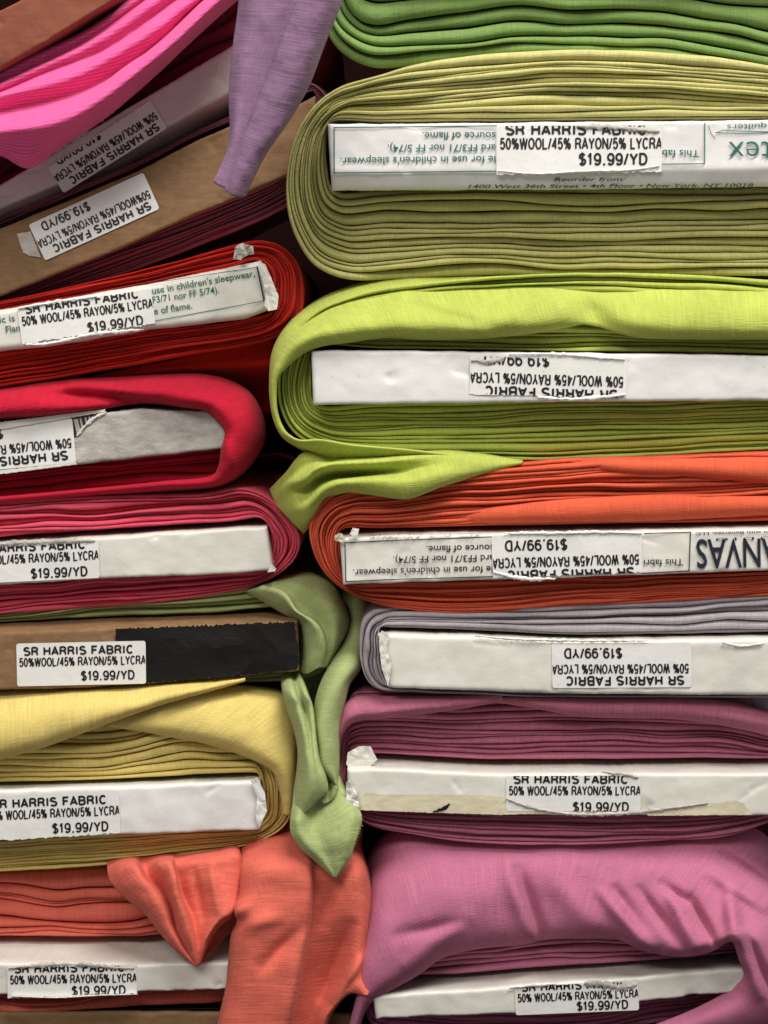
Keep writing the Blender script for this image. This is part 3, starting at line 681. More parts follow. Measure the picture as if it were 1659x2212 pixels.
torn_strip(q, [(1025, 1373), (1100, 1380), (1250, 1384), (1400, 1384)], 6, seed=32, mat='cream')
torn_strip(q, [(1560, 1388), (1600, 1396), (1650, 1390)], 7, seed=33, mat='cream')
sheet('loose_end', r, M['grey'], .015, [
    [(1622, 1508, 20), (1630, 1530, 20), (1650, 1560, 20), (1668, 1580, 20)], [(1660, 1500, 16), (1670, 1530, 14), (1690, 1560, 14), (1700, 1590, 14)],
    [(1720, 1500, 20), (1740, 1540, 20), (1750, 1570, 20), (1760, 1600, 20)]], nu=30, nv=20)

# ---- mauve
r = bolt('dark mauve jersey bolt with a torn white board showing bare card along the bottom', 'mauve', 0)
q5 = q = board(r, M['cream'], ext([(750, 1664), (800, 1660), (1050, 1672), (1280, 1672), (1640, 1672)], XR), ext([(752, 1750), (829, 1754), (1080, 1762), (1640, 1763)], XR), 0.010, -32, rec=.030, seed=6)
winding(q, M['mauve'], [(800, 1496), (950, 1498), (1200, 1502), (1450, 1508), (1600, 1520), (1680, 1560), (XR, 1600)],
        [(765, 1500), (745, 1535), (732, 1590), (729, 1650), (738, 1715), (758, 1752)],
        [(800, 1778), (900, 1796), (1000, 1810), (1179, 1816), (1379, 1811), (1560, 1800), (1660, 1770), (XR, 1720)], 13, 66, rec=.016, front=.002, vary=.38, lean=-.22)
sheet('loose_flap', r, M['mauve'], .010, [
    [(733, 1640, 16), (738, 1590, 10), (760, 1560, 8), (829, 1551, 8), (900, 1543, 8), (980, 1532, 8), (1085, 1514, 10)],
    [(730, 1640, 14), (734, 1585, 6), (757, 1550, 2), (829, 1538, 2), (900, 1530, 2), (980, 1522, 3), (1085, 1509, 8)],
    [(729, 1635, 16), (734, 1570, 10), (755, 1525, 6), (829, 1515, 6), (900, 1512, 6), (980, 1508, 8), (1085, 1502, 10)],
    [(732, 1630, 40), (740, 1560, 40), (765, 1500, 40), (829, 1496, 40), (900, 1496, 40), (980, 1496, 40), (1085, 1496, 40)]], nu=90, nv=30, wr=(.8, 70), seed=9)
sheet('loose_flap', r, M['mauve'], .010, [
    [(1010, 1514, 13), (1085, 1518, 12), (1160, 1530, 10), (1254, 1546, 9), (1350, 1550, 9), (1454, 1552, 9), (1560, 1566, 9), (1680, 1592, 10), (XR, 1620, 14)],
    [(1010, 1511, 12), (1085, 1512, 9), (1160, 1520, 5), (1254, 1532, 4), (1350, 1534, 4), (1454, 1536, 4), (1560, 1546, 4), (1680, 1568, 6), (XR, 1600, 10)],
    [(1010, 1506, 13), (1085, 1506, 12), (1160, 1508, 9), (1254, 1512, 8), (1350, 1514, 8), (1454, 1514, 8), (1560, 1522, 8), (1660, 1545, 9), (XR, 1590, 12)],
    [(1010, 1500, 40), (1085, 1500, 40), (1160, 1500, 40), (1254, 1501, 40), (1350, 1502, 40), (1454, 1504, 40), (1560, 1510, 40), (1640, 1530, 40), (XR, 1580, 40)]], nu=90, nv=30, wr=(.8, 70), seed=10)
pp = Paper()
def on_front(q, pts, mat, name, lift=.0004, seed=1, amp=1.2, step=4):
    P = ragged(pts, amp=amp, step=step, seed=seed)
    Wd = [tuple(Wp(a, b, q.y0 - lift)) for a, b in P]
    me = bpy.data.meshes.new(name); me.from_pydata(Wd, [], [list(range(len(Wd)))]); me.materials.append(mat); me.update()
    return link(name, me, q.o)
on_front(q, [(790, 1712), (829, 1716), (960, 1716), (1050, 1718), (1092, 1722), (1130, 1742), (1200, 1757), (1079, 1760), (829, 1752), (760, 1749)], M['cardin'], 'bare_card', seed=3)
on_front(q, [(1390, 1752), (1500, 1738), (1590, 1730), (1606, 1735), (1625, 1760), (1400, 1762)], M['cardin'], 'bare_card', seed=4)
price_label(q, (1093, 1672), (1384, 1672), v0=2, v1=104, l3=77, top_torn=True, seed=11)
torn_strip(q, [(1092, 1724), (1140, 1742), (1220, 1757), (1330, 1758), (1450, 1746), (1530, 1734)], 8, seed=41)
torn_strip(q, [(1300, 1668), (1345, 1672), (1380, 1680)], 8, seed=42)
torn_corner(q, [(748, 1690), (757, 1684), (772, 1706), (776, 1742), (760, 1762), (752, 1748), (738, 1742), (748, 1730)], 'cream', 8, .0012, lift=.002)
torn_corner(q, [(752, 1625), (775, 1612), (800, 1612), (815, 1640), (790, 1664), (758, 1668), (748, 1650)], 'cream', 9, .0006, lift=-.006, name='worn_corner')
torn_strip(q, [(935, 1754), (955, 1748), (972, 1737)], 7, seed=44, mat='marker', bulge=.0002, name='marker_stroke')

# ---- orchid
r = bolt('orchid pink bolt at bottom right, a wide hood of cloth hiding most of its board', 'orchid', 0)
q6 = q = board(r, M['cream'], [(806, 2158), (829, 2150), (1000, 2140), (1129, 2130), (1379, 2112), (1560, 2096), (1640, 2090)], [(812, 2206), (829, 2201), (1109, 2191), (1379, 2165), (1560, 2147), (1640, 2140)], 0.012, -38, rec=.034, seed=7)
winding(q, M['orchid'], [(860, 2040), (954, 2030), (1129, 2000), (1300, 1990), (1450, 1990), (1600, 2010), (1680, 2040)],
        [(810, 2080), (792, 2130), (790, 2180), (800, 2215)],
        [(850, 2238), (1000, 2250), (1200, 2240), (1400, 2215), (1600, 2190), (1680, 2160)], 8, 77, rec=.022, front=.0022, vary=.42)
sheet('loose_flap', r, M['orchid'], .012, [
    [(740, 2300, 14), (770, 2235, 8), (796, 2172, 4), (829, 2147, 2), (904, 2104, 4), (954, 2069, 8), (1029, 2049, 10), (1129, 2039, 10), (1179, 2029, 8), (1254, 2024, 7), (1329, 2027, 5), (1394, 2054, 0), (1479, 2066, -3), (1539, 2054, -8), (1579, 2031, -12), (1597, 2072, -6), (1608, 2108, -2), (1575, 2138, 2), (1500, 2180, 4), (1400, 2220, 8), (1300, 2260, 14)],
    [(735, 2290, 10), (765, 2220, 2), (790, 2155, -3), (825, 2120, -6), (895, 2078, -4), (950, 2046, 0), (1029, 2026, 2), (1129, 2014, 2), (1179, 2004, 3), (1254, 1998, 0), (1335, 2002, -3), (1400, 2030, -8), (1484, 2044, -10), (1545, 2030, -13), (1592, 2018, -17), (1618, 2070, -12), (1632, 2120, -9), (1612, 2160, -5), (1520, 2205, -4), (1420, 2245, -2), (1310, 2285, 6)],
    [(740, 2270, 14), (768, 2170, 4), (790, 2080, -2), (830, 2030, -6), (900, 1990, -6), (960, 1968, -4), (1040, 1956, -3), (1130, 1948, 0), (1190, 1944, 3), (1260, 1942, 1), (1350, 1946, -3), (1420, 1964, -4), (1500, 1982, -5), (1570, 1985, -6), (1640, 2010, -8), (1668, 2070, -8), (1680, 2130, -4), (1650, 2190, 0), (1560, 2250, 4), (1440, 2290, 8), (1320, 2320, 12)],
    [(750, 2250, 24), (778, 2130, 14), (792, 2010, 9), (825, 1930, 6), (900, 1888, 4), (970, 1870, 4), (1050, 1862, 5), (1130, 1858, 6), (1200, 1856, 7), (1270, 1856, 7), (1360, 1858, 6), (1440, 1866, 6), (1520, 1878, 6), (1600, 1900, 7), (1670, 1950, 8), (1710, 2040, 10), (1720, 2130, 12), (1690, 2210, 16), (1600, 2280, 20), (1460, 2320, 20), (1330, 2350, 24)],
    [(760, 2240, 60), (784, 2100, 52), (794, 1970, 46), (800, 1862, 36), (862, 1806, 24), (970, 1806, 22), (1050, 1806, 22), (1130, 1806, 22), (1200, 1804, 22), (1280, 1804, 22), (1370, 1804, 22), (1450, 1806, 22), (1540, 1800, 23), (1636, 1808, 28), (1700, 1890, 46), (1740, 2010, 50), (1750, 2120, 54), (1720, 2220, 56), (1620, 2300, 60), (1470, 2350, 60), (1340, 2380, 60)],
    [(770, 2240, 150), (794, 2100, 150), (804, 1970, 150), (808, 1868, 150), (868, 1808, 150), (970, 1804, 150), (1050, 1798, 150), (1130, 1796, 150), (1200, 1794, 150), (1280, 1794, 150), (1370, 1796, 150), (1450, 1800, 150), (1540, 1810, 150), (1625, 1840, 150), (1690, 1895, 150), (1730, 2010, 150), (1740, 2120, 150), (1710, 2220, 150), (1620, 2290, 150), (1470, 2340, 150), (1340, 2370, 150)]],
    nu=300, nv=120, wr=(1.5, 110), seed=12, bumps=[(1118, 1880, 1176, 2040, 14, 7), (1100, 1870, 1150, 2030, 20, -5), (1200, 1900, 1290, 2010, 30, -4), (1300, 1930, 1400, 2050, 12, -5), (1330, 1920, 1425, 2045, 10, 5),
        (1355, 1950, 1420, 2040, 9, -4), (1380, 1920, 1480, 2050, 10, 5), (1440, 1920, 1500, 2040, 12, -5), (1430, 1910, 1480, 1945, 10, 5), (1490, 1940, 1548, 2044, 10, 7), (1575, 1930, 1590, 2040, 14, -7),
        (1540, 1890, 1650, 1960, 12, -4), (1560, 1840, 1690, 1930, 8, 4), (880, 2080, 1010, 1985, 18, -3), (860, 2020, 1000, 1990, 14, 3), (1595, 2030, 1640, 2150, 9, -4), (1618, 2020, 1668, 2150, 8, 5)])
price_label(q, (1111, 2123), (1378, 2112), v0=7, v1=98, l3=63, top_torn=True, seed=14)
torn_strip(q, [(1262, 2124), (1300, 2126), (1340, 2132), (1376, 2126)], 16, seed=51)
torn_strip(q, [(1100, 2134), (1150, 2129), (1200, 2126)], 7, seed=52, mat='sticker')

# ================================================================== left column, from the top down
# ---- hot pink
r = bolt('hot pink ribbed cloth bolt in loose waves under a red stained kraft board', 'pink', 0)
q = board(r, M['redkraft'], [(300, -110), (120, -40), (0, 20), (XL, 150)], [(250, -4), (165, 50), (100, 90), (45, 122), (0, 147), (XL, 280)], -.006, 6, rec=.02, seed=8)
sheet('loose_flap', r, M['pink'], -.004, [
    [(XL, 275, 60), (-60, 172, 60), (0, 148, 60), (60, 120, 60), (180, 64, 60), (290, -10, 60), (380, -80, 60)],
    [(XL, 290, 14), (-60, 187, 12), (0, 160, 10), (60, 130, 9), (185, 74, 8), (300, -5, 8), (400, -75, 8)],
    [(XL, 300, 11.0), (-60, 198, 9.9), (0, 174, 9.9), (70, 144, 9.9), (190, 85, 9.9), (325, -8, 9.9), (420, -78, 9.9)],
    [(XL, 305, 6), (-60, 206, 5), (0, 186, 4), (70, 154, 4), (200, 95, 4), (340, 2, 4), (440, -66, 4)],
    [(XL, 318, 8.8), (-60, 219, 7.7), (0, 199, 6.6), (90, 160, 6.6), (240, 100, 7.2), (368, 8, 7.7), (460, -58, 7.7)],
    [(XL, 324, 4), (-60, 225, 2), (0, 208, 0), (150, 168, 0), (290, 92, 1), (408, 8, 2), (490, -52, 2)],
    [(XL, 334, 4.4), (-60, 236, 3.9), (0, 221, 2.8), (165, 178, 2.8), (305, 100, 3.3), (420, 8, 3.9), (500, -55, 4.4)],
    [(XL, 355, 7.2), (-60, 254, 6.6), (0, 241, 6.6), (150, 206, 6.6), (265, 152, 6.6), (350, 84, 6.6), (432, 5, 6.6), (508, -55, 6.6)],
    [(XL, 378, 2), (-60, 276, 0), (0, 264, -2), (100, 243, -2), (200, 205, 0), (265, 150, 2), (352, 92, 2), (438, 8, 2), (515, -55, 2)],
    [(XL, 392, -7), (-60, 290, -8), (0, 284, -9), (130, 262, -9), (232, 202, -8), (302, 150, -7), (382, 85, -6), (466, 5, -6), (540, -55, -6)],
    [(XL, 412, 0), (-60, 310, 0), (0, 307, 0), (140, 285, 0), (250, 216, 0), (322, 152, 2), (402, 80, 2), (494, 2, 2), (560, -52, 2)],
    [(XL, 440, 14), (-60, 332, 8), (0, 330, 6), (60, 354, 10), (120, 322, 16), (230, 250, 18), (330, 165, 20), (412, 88, 22), (505, 5, 24), (575, -50, 24)],
    [(XL, 440, 70), (-60, 328, 70), (0, 325, 70), (60, 345, 70), (120, 315, 70), (228, 244, 70), (328, 160, 70), (408, 84, 70), (502, 0, 70), (570, -52, 70)]],
    nu=200, nv=150, wr=(.9, 80), seed=15, fine=.1)

# ---- wine
r = bolt('shaded white board with upside down label, wine red cloth, below the hot pink bolt', 'wine', 0)
q = board(r, M['pinkcard'], [(640, 14), (505, 95), (320, 205), (200, 276), (0, 398), (XL, 555)], [(655, 110), (500, 200), (360, 274), (130, 396), (0, 452), (XL, 590)], .040, 40, rec=.03, seed=9)
winding(q, M['wine'], [(640, -90), (520, -20), (300, 110), (0, 290), (XL, 440)], [(700, -80), (730, -20), (720, 70), (680, 150)], [(620, 190), (495, 258), (300, 365), (0, 500), (XL, 640)], 5, 88, rec=.02, front=.004, vary=.8)
price_label(q, (360, 273), (136, 414), v0=-6, v1=92, top_torn=False, bot_torn=True, seed=17)
torn_strip(q, [(262, 224), (200, 268), (150, 305), (118, 330)], 12, seed=61, mat='pinkcard', bulge=.0025)

# ---- rose / kraft
r = bolt('tilted brown kraft board with bright white upside down label, dusty rose cloth', 'rose', 0)
q = board(r, M['kraft'], [(680, 205), (620, 238), (495, 272), (425, 302), (300, 367), (165, 425), (0, 492), (XL, 606)], [(690, 340), (615, 382), (400, 474), (240, 545), (0, 640), (XL, 745)], .030, -8, rec=.02, seed=10)
winding(q, M['rose'], [(640, 175), (520, 240), (425, 284), (300, 348), (165, 402), (0, 470), (XL, 580)], [(690, 190), (722, 250), (724, 330), (700, 400)],
        [(640, 438), (560, 480), (400, 545), (200, 618), (0, 690), (XL, 790)], 9, 99, rec=.016, front=.0022, vary=.42)
price_label(q, (343, 446), (96, 558), v0=-8, v1=112, tight=True, seed=18)
on_front(q, [(36, 505), (66, 500), (88, 556), (64, 553), (50, 545)], M['torn'], 'torn_paper', seed=5, lift=.0006)

# ---- red
r = bolt('scarlet red bolt with a worn tilted board printed in green', 'red', 0)
q = board(r, M['cream'], [(562, 562), (500, 575), (310, 614), (0, 668), (XL, 715)], [(598, 662), (525, 688), (320, 712), (100, 748), (0, 757), (XL, 790)], .020, 3, rec=.02, seed=11, r=.003)
winding(q, M['red'], [(560, 520), (480, 536), (400, 560), (250, 597), (0, 650), (XL, 700)], [(612, 534), (646, 575), (656, 630), (648, 685), (618, 716)],
        [(560, 738), (400, 768), (200, 803), (0, 835), (XL, 868)], 11, 111, rec=.010, front=.002, vary=.4)
price_label(q, (37, 661), (326, 620), v0=5, v1=106, top_torn=True, bot_torn=True, seed=19)
torn_strip(q, [(40, 666), (120, 652), (210, 640)], 7, seed=71, mat='sticker')
torn_strip(q, [(55, 744), (100, 743), (200, 722), (310, 712)], 7, seed=72, mat='sticker')
torn_corner(q, [(504, 560), (508, 534), (524, 526), (546, 532), (549, 548), (530, 552), (520, 562)], 'torn', 12, .003, lift=.002)
torn_corner(q, [(556, 566), (572, 570), (590, 610), (602, 640), (598, 668), (580, 672), (572, 660), (574, 630)], 'cream', 13, .0007)
up(q, [("use in children's sleepwear,", 330, 635, 551, 597, 14, .008), ('F3/71 nor FF 5/74).', 331, 655, 474, 632, 14, .008), ('e of flame.', 334, 679, 416, 666, 14, .008), ('ric is', -8, 699, 33, 693, 14, .008), ('Flam', 14, 719, 50, 713, 14, .008)],
   [(1.6, ((330, 694), (570, 650), (555, 577))), (3.0, ((556, 577), (571, 650))), (1.4, ((326, 612), (556, 577)))], M['teal'], split=150)
sheet('loose_end', r, M['red'], .048, [
    [(590, 722, 6), (500, 745, 4), (400, 772, 2), (300, 792, 2), (200, 812, 4)],
    [(592, 750, 4), (500, 765, 3), (400, 783, 2), (300, 798, 2), (200, 816, 4)],
    [(584, 784, 0), (500, 789, 0), (400, 796, 0), (300, 804, 0), (200, 820, 4)],
    [(584, 792, 6), (500, 797, 6), (400, 803, 6), (300, 810, 6), (200, 824, 8)],
    [(590, 840, 30), (500, 840, 30), (400, 840, 30), (300, 840, 30), (200, 840, 30)],
    [(596, 892, 34), (500, 892, 34), (400, 892, 34), (300, 892, 34), (200, 892, 34)]], nu=70, nv=40, seed=21)

# ---- crimson
r = bolt('crimson bolt with a wide fuzzy hood over a grey torn board end', 'crimson', 0)
q = board(r, M['torn'], [(520, 872), (440, 888), (300, 884), (225, 892), (0, 926), (XL, 962)], [(520, 962), (470, 970), (165, 1005), (0, 1025), (XL, 1052)], .024, -10, rec=.02, seed=12)
winding(q, M['crimson'], [(470, 850), (350, 850), (200, 862), (0, 890), (XL, 925)], [(520, 870), (545, 910), (540, 960), (520, 1000)],
        [(460, 1036), (350, 1046), (200, 1060), (0, 1078), (XL, 1095)], 6, 121, rec=.012, front=.002, vary=.42)
on_front(q, [(XL, 964), (0, 928), (225, 890), (228, 884), (0, 912), (XL, 945)], M['cream'], 'worn_edge', seed=7, lift=.0012)
on_front(q, [(XL, 1046), (0, 1016), (165, 998), (165, 1003), (0, 1024), (XL, 1052)], M['cream'], 'worn_edge', seed=8, lift=.0008)
price_label(q, (165, 992), (-138, 1021), v0=-8, v1=112, seed=20)
pp = Paper()
bars = [((154, 903), (162, 940), 9), ((170, 902), (174, 922), 3), ((179, 901), (183, 919), 6), ((189, 899), (190, 912), 3), ((198, 897), (197, 906), 3.5), ((206, 896), (204, 902), 2.5)]
up(q, [], [(w, (a, b)) for a, b, w in bars], M['black'], name='barcode')
torn_strip(q, [(230, 890), (200, 905), (180, 925), (166, 942)], 7, seed=81, mat='cream')
sheet('loose_flap', r, M['crimson'], .024, [
    [(XL, 935, 2), (0, 905, 2), (100, 898, 0), (200, 886, 0), (280, 873, 3), (325, 870, 4), (400, 880, 2), (440, 886, 0), (470, 908, -2), (487, 935, -4), (479, 968, -3), (474, 1005, -2), (462, 1026, 0), (350, 1041, 2), (200, 1056, 4), (0, 1074, 5), (XL, 1092, 5)],
    [(XL, 920, -7), (0, 890, -7), (100, 882, -7), (200, 872, -6), (280, 862, -2), (325, 858, -2), (400, 866, -7), (450, 872, -9), (486, 896, -10), (504, 932, -10), (496, 972, -9), (490, 1008, -7), (470, 1034, -3), (350, 1047, 0), (200, 1060, 2), (0, 1078, 3), (XL, 1096, 3)],
    [(XL, 890, -4), (0, 864, -4), (100, 852, -4), (200, 845, 1), (280, 842, 0), (325, 842, -3), (400, 846, -6), (458, 854, -6), (510, 880, -6), (534, 925, -6), (528, 970, -5), (512, 1010, -3), (478, 1040, 0), (350, 1053, 3), (200, 1065, 4), (0, 1082, 5), (XL, 1100, 5)],
    [(XL, 866, 16), (0, 841, 16), (100, 826, 16), (165, 821, 16), (250, 818, 16), (350, 813, 16), (430, 813, 16), (490, 826, 16), (538, 855, 16), (564, 905, 16), (566, 950, 16), (540, 1002, 16), (490, 1044, 16), (350, 1062, 16), (200, 1071, 16), (0, 1088, 16), (XL, 1105, 16)],
    [(XL, 872, 110), (0, 847, 110), (100, 832, 110), (165, 827, 110), (250, 824, 110), (350, 819, 110), (430, 820, 110), (486, 833, 110), (530, 860, 110), (555, 905, 110), (557, 950, 110), (532, 998, 110), (485, 1038, 110), (350, 1056, 110), (200, 1066, 110), (0, 1082, 110), (XL, 1100, 110)]],
    nu=190, nv=60, wr=(1.2, 70), seed=22, bumps=[(100, 852, 300, 864, 13, 9), (150, 826, 330, 852, 12, -5), (320, 846, 440, 866, 16, -4), (470, 900, 500, 1000, 14, -3)])

# ---- raspberry
r = bolt('raspberry pink bolt, clean white board with its label cut off at left', 'raspberry', 0)
q = board(r, M['cream'], [(575, 1138), (500, 1142), (200, 1162), (0, 1176), (XL, 1194)], [(590, 1233), (500, 1240), (210, 1251), (0, 1265), (XL, 1282)], .024, -15, rec=.022, seed=13)
winding(q, M['raspberry'], [(520, 1052), (440, 1064), (300, 1068), (150, 1072), (0, 1080), (XL, 1095)], [(575, 1068), (622, 1108), (648, 1155), (642, 1200), (608, 1236)],
        [(550, 1266), (450, 1291), (250, 1314), (0, 1330), (XL, 1345)], 9, 132, rec=.010, front=.0025, vary=.45)
price_label(q, (-82, 1177), (213, 1163), v0=8, v1=109, top_torn=True, seed=23)
torn_strip(q, [(-40, 1178), (60, 1172), (150, 1168), (205, 1168)], 11, seed=91)

torn_corner(q, [(578, 1236), (586, 1218), (597, 1228), (594, 1234)], 'cream', 7, .0005)

# ---- sage / kraft with black patch
r = bolt('sage green bolt on a brown kraft board blacked out with marker', 'sage', 0)
q = board(r, M['kraft'], [(642, 1343), (450, 1350), (250, 1357), (0, 1366), (XL, 1378)], [(645, 1450), (350, 1476), (150, 1488), (0, 1491), (XL, 1500)], .022, -24, rec=.024, seed=14)
winding(q, M['sage'], [(560, 1262), (500, 1272), (350, 1290), (200, 1297), (0, 1326), (XL, 1345)], [(640, 1265), (700, 1300), (725, 1380), (700, 1450)],
        [(640, 1468), (400, 1480), (200, 1492), (0, 1496), (XL, 1505)], 4, 143, rec=.022, front=.0022, vary=.42)
on_front(q, [(249, 1359), (330, 1355), (450, 1351), (560, 1346), (634, 1343), (642, 1380), (648, 1430), (640, 1446), (540, 1458), (420, 1468), (290, 1478), (280, 1430), (250, 1400)], M['marker'], 'marker_patch', seed=9, step=2.5, amp=4.0, lift=.0005)
price_label(q, (36, 1397), (315, 1391), v0=-10, v1=116, tight=True, seed=24)
sheet('hanging_end', r, M['sage'], .022, [      # gathered round the end of the board
    [(532, 1277, 16), (582, 1307, 14), (615, 1327, 12), (645, 1341, 10), (654, 1367, 10), (655, 1413, 10), (650, 1452, 12)],
    [(548, 1272, 10), (596, 1296, 6), (630, 1318, 3), (662, 1342, 0), (672, 1375, 0), (674, 1420, 0), (664, 1455, 6)],
    [(566, 1266, 8), (612, 1282, 0), (640, 1320, -5), (674, 1342, -6), (692, 1364, -6), (700, 1400, -4), (692, 1440, 0)],
    [(572, 1264, 12), (618, 1278, 10), (648, 1316, 10), (682, 1338, 11), (698, 1360, 10), (706, 1398, 6), (696, 1442, 4)],
    [(590, 1258, 14), (645, 1263, 12), (680, 1280, 12), (712, 1312, 10), (722, 1350, 8), (720, 1395, 6), (704, 1440, 6)],
    [(610, 1246, 30), (665, 1240, 28), (715, 1268, 26), (742, 1312, 26), (750, 1347, 26), (736, 1390, 22), (706, 1446, 18)],
    [(620, 1246, 80), (670, 1244, 80), (712, 1274, 80), (736, 1316, 80), (742, 1347, 80), (730, 1388, 80), (702, 1440, 80)]],
    nu=110, nv=80, wr=(.8, 50), seed=25)
sheet('hanging_end', r, M['sage'], .022, [      # inner fold in shade
    [(612, 1440, 34), (620, 1480, 34), (650, 1520, 34), (670, 1600, 30), (684, 1660, 28)], [(660, 1430, 36), (670, 1470, 36), (685, 1520, 36), (690, 1600, 32), (700, 1660, 28)],
    [(730, 1410, 40), (730, 1470, 40), (725, 1520, 40), (715, 1600, 36), (715, 1670, 28)]], nu=50, nv=30, wr=(1, 40), seed=26)
sheet('hanging_end', r, M['sage'], .014, [      # right hand fold
    [(740, 1250, 70), (742, 1320, 60), (745, 1370, 48), (722, 1425, 34), (701, 1467, 30), (688, 1507, 28), (681, 1563, 26), (687, 1613, 24), (694, 1660, 22), (704, 1690, 20), (712, 1712, 18)],
    [(752, 1250, 66), (752, 1320, 52), (750, 1376, 34), (720, 1427, 16), (699, 1467, 10), (685, 1507, 8), (679, 1563, 6), (685, 1613, 4), (690, 1657, 2), (700, 1674, 2), (719, 1690, 6)],
    [(768, 1250, 62), (768, 1320, 44), (764, 1380, 24), (738, 1435, 4), (716, 1480, -2), (700, 1520, -4), (692, 1566, -6), (696, 1613, -7), (700, 1652, -7), (712, 1672, -6), (723, 1692, -3)],
    [(785, 1250, 62), (785, 1320, 44), (775, 1384, 24), (758, 1440, 4), (736, 1480, -2), (720, 1524, -4), (712, 1568, -5), (712, 1613, -6), (714, 1650, -6), (720, 1672, -6), (726, 1696, -5)],
    [(800, 1250, 66), (798, 1320, 52), (786, 1384, 34), (778, 1437, 16), (753, 1473, 8), (740, 1520, 4), (731, 1563, 2), (728, 1613, 0), (728, 1655, -1), (727, 1682, -2), (728, 1704, -4)],
    [(800, 1250, 90), (796, 1320, 85), (782, 1384, 75), (776, 1437, 60), (755, 1478, 50), (742, 1523, 40), (734, 1566, 30), (732, 1613, 24), (732, 1655, 18), (732, 1684, 14), (732, 1706, 10)]],
    nu=120, nv=60, wr=(.5, 50), seed=27)
sheet('hanging_end', r, M['sage'], .011, [      # curled lip at its foot
    [(728, 1700, -4), (724, 1718, -4), (712, 1732, -3), (699, 1735, -3), (690, 1728, -2)], [(722, 1696, -1), (719, 1712, -3), (710, 1724, -2), (700, 1728, -1), (692, 1722, 0)],
    [(716, 1690, 8), (713, 1704, 8), (706, 1714, 8), (700, 1718, 8), (694, 1714, 8)]], nu=40, nv=16, wr=(.2, 30), seed=28)
sheet('hanging_end', r, M['sage'], .009, [      # left hand fold
    [(600, 1360, 90), (604, 1430, 55), (611, 1493, 18), (619, 1527, 18), (635, 1573, 16), (644, 1620, 14), (642, 1663, 12), (635, 1713, 8), (632, 1760, 4)],
    [(606, 1360, 90), (610, 1430, 50), (616, 1493, 6), (624, 1527, 5), (640, 1573, 4), (648, 1620, 3), (647, 1663, 2), (641, 1713, 0), (636, 1764, -1)],
    [(614, 1360, 90), (620, 1430, 46), (632, 1493, 0), (645, 1530, -3), (658, 1580, -6), (664, 1630, -8), (667, 1670, -9), (662, 1712, -8), (648, 1764, -3)],
    [(622, 1360, 90), (628, 1430, 46), (644, 1493, 8), (657, 1530, 4), (668, 1575, -2), (673, 1625, -7), (680, 1668, -10), (682, 1702, -10), (666, 1748, -5)],
    [(630, 1360, 90), (636, 1430, 44), (659, 1496, 0), (670, 1524, -1), (676, 1560, -3), (680, 1605, -6), (686, 1645, -9), (699, 1682, -10), (702, 1712, -8), (686, 1728, -5)],
    [(638, 1360, 94), (644, 1430, 52), (664, 1496, 14), (674, 1524, 14), (680, 1560, 12), (685, 1605, 10), (692, 1645, 8), (704, 1680, 6), (706, 1708, 4), (690, 1724, 2)]],
    nu=130, nv=60, wr=(.5, 50), seed=29)
sheet('hanging_end', r, M['sage'], .004, [      # flat cut corner
    [(640, 1690, 10), (634, 1730, 6), (628, 1773, 2), (630, 1800, 0), (652, 1834, 0), (680, 1858, 0), (721, 1895, 0)],
    [(660, 1700, 8), (652, 1738, 2), (644, 1773, -3), (648, 1800, -4), (668, 1830, -4), (694, 1856, -3), (723, 1894, -1)],
    [(690, 1710, 8), (684, 1745, 6), (676, 1775, 3), (680, 1800, 0), (696, 1828, -2), (710, 1854, -2), (724, 1894, -1)],
    [(712, 1700, 10), (718, 1738, 4), (724, 1770, -1), (724, 1796, -3), (728, 1822, -4), (730, 1852, -3), (725, 1894, -1)],
    [(722, 1670, 12), (742, 1716, 6), (762, 1762, -1), (758, 1788, -3), (750, 1820, -4), (744, 1853, -3), (726, 1894, -1)],
    [(726, 1664, 16), (750, 1712, 10), (780, 1761, 3), (778, 1784, 1), (766, 1820, -1), (755, 1853, -1), (727, 1894, 0)]],
    nu=100, nv=60, wr=(.6, 45), seed=30)

def frayed(root, mat, pts, y0, seed=1, ln=5.0, n=60, out=(1, .4)):
    """short loose yarns along a cut edge"""
    A = poly(pts, n); rs = np.random.RandomState(seed); V = []; F = []
    for (x, y) in A:
        a = np.array([x + rs.uniform(-1, 1), y + rs.uniform(-1, 1)]); d = np.array(out) * ln * rs.uniform(.3, 1.1) + rs.uniform(-1, 1, 2) * ln * .45
        w = rs.uniform(.45, .8); k = 4; o = len(V)
        for i in range(k):
            t = i / (k - 1); c = a + d * t + np.array([d[1], -d[0]]) * .35 * math.sin(t * 2.6) * rs.uniform(-1, 1)
            nn = np.array([d[1], -d[0]]) / (np.linalg.norm(d) + 1e-6) * w * (1 - .6 * t)
            for q_, dz in ((nn, 0), (-nn, 0), (nn * 0, -.0003)): V.append(tuple(Wp(c[0] + q_[0], c[1] + q_[1], y0 + dz - .0004 * t)))
        for i in range(k - 1):
            for j in range(3): F.append([o + i * 3 + j, o + i * 3 + (j + 1) % 3, o + (i + 1) * 3 + (j + 1) % 3, o + (i + 1) * 3 + j])
    me = bpy.data.meshes.new('frayed_edge'); me.from_pydata(V, [], F); me.materials.append(mat); me.update(); return link('frayed_edge', me, root)
frayed(r, M['sage'], [(780, 1762), (778, 1784), (766, 1820), (754, 1853), (724, 1894)], .0035, 3, 4.5, 70, (1, .5))
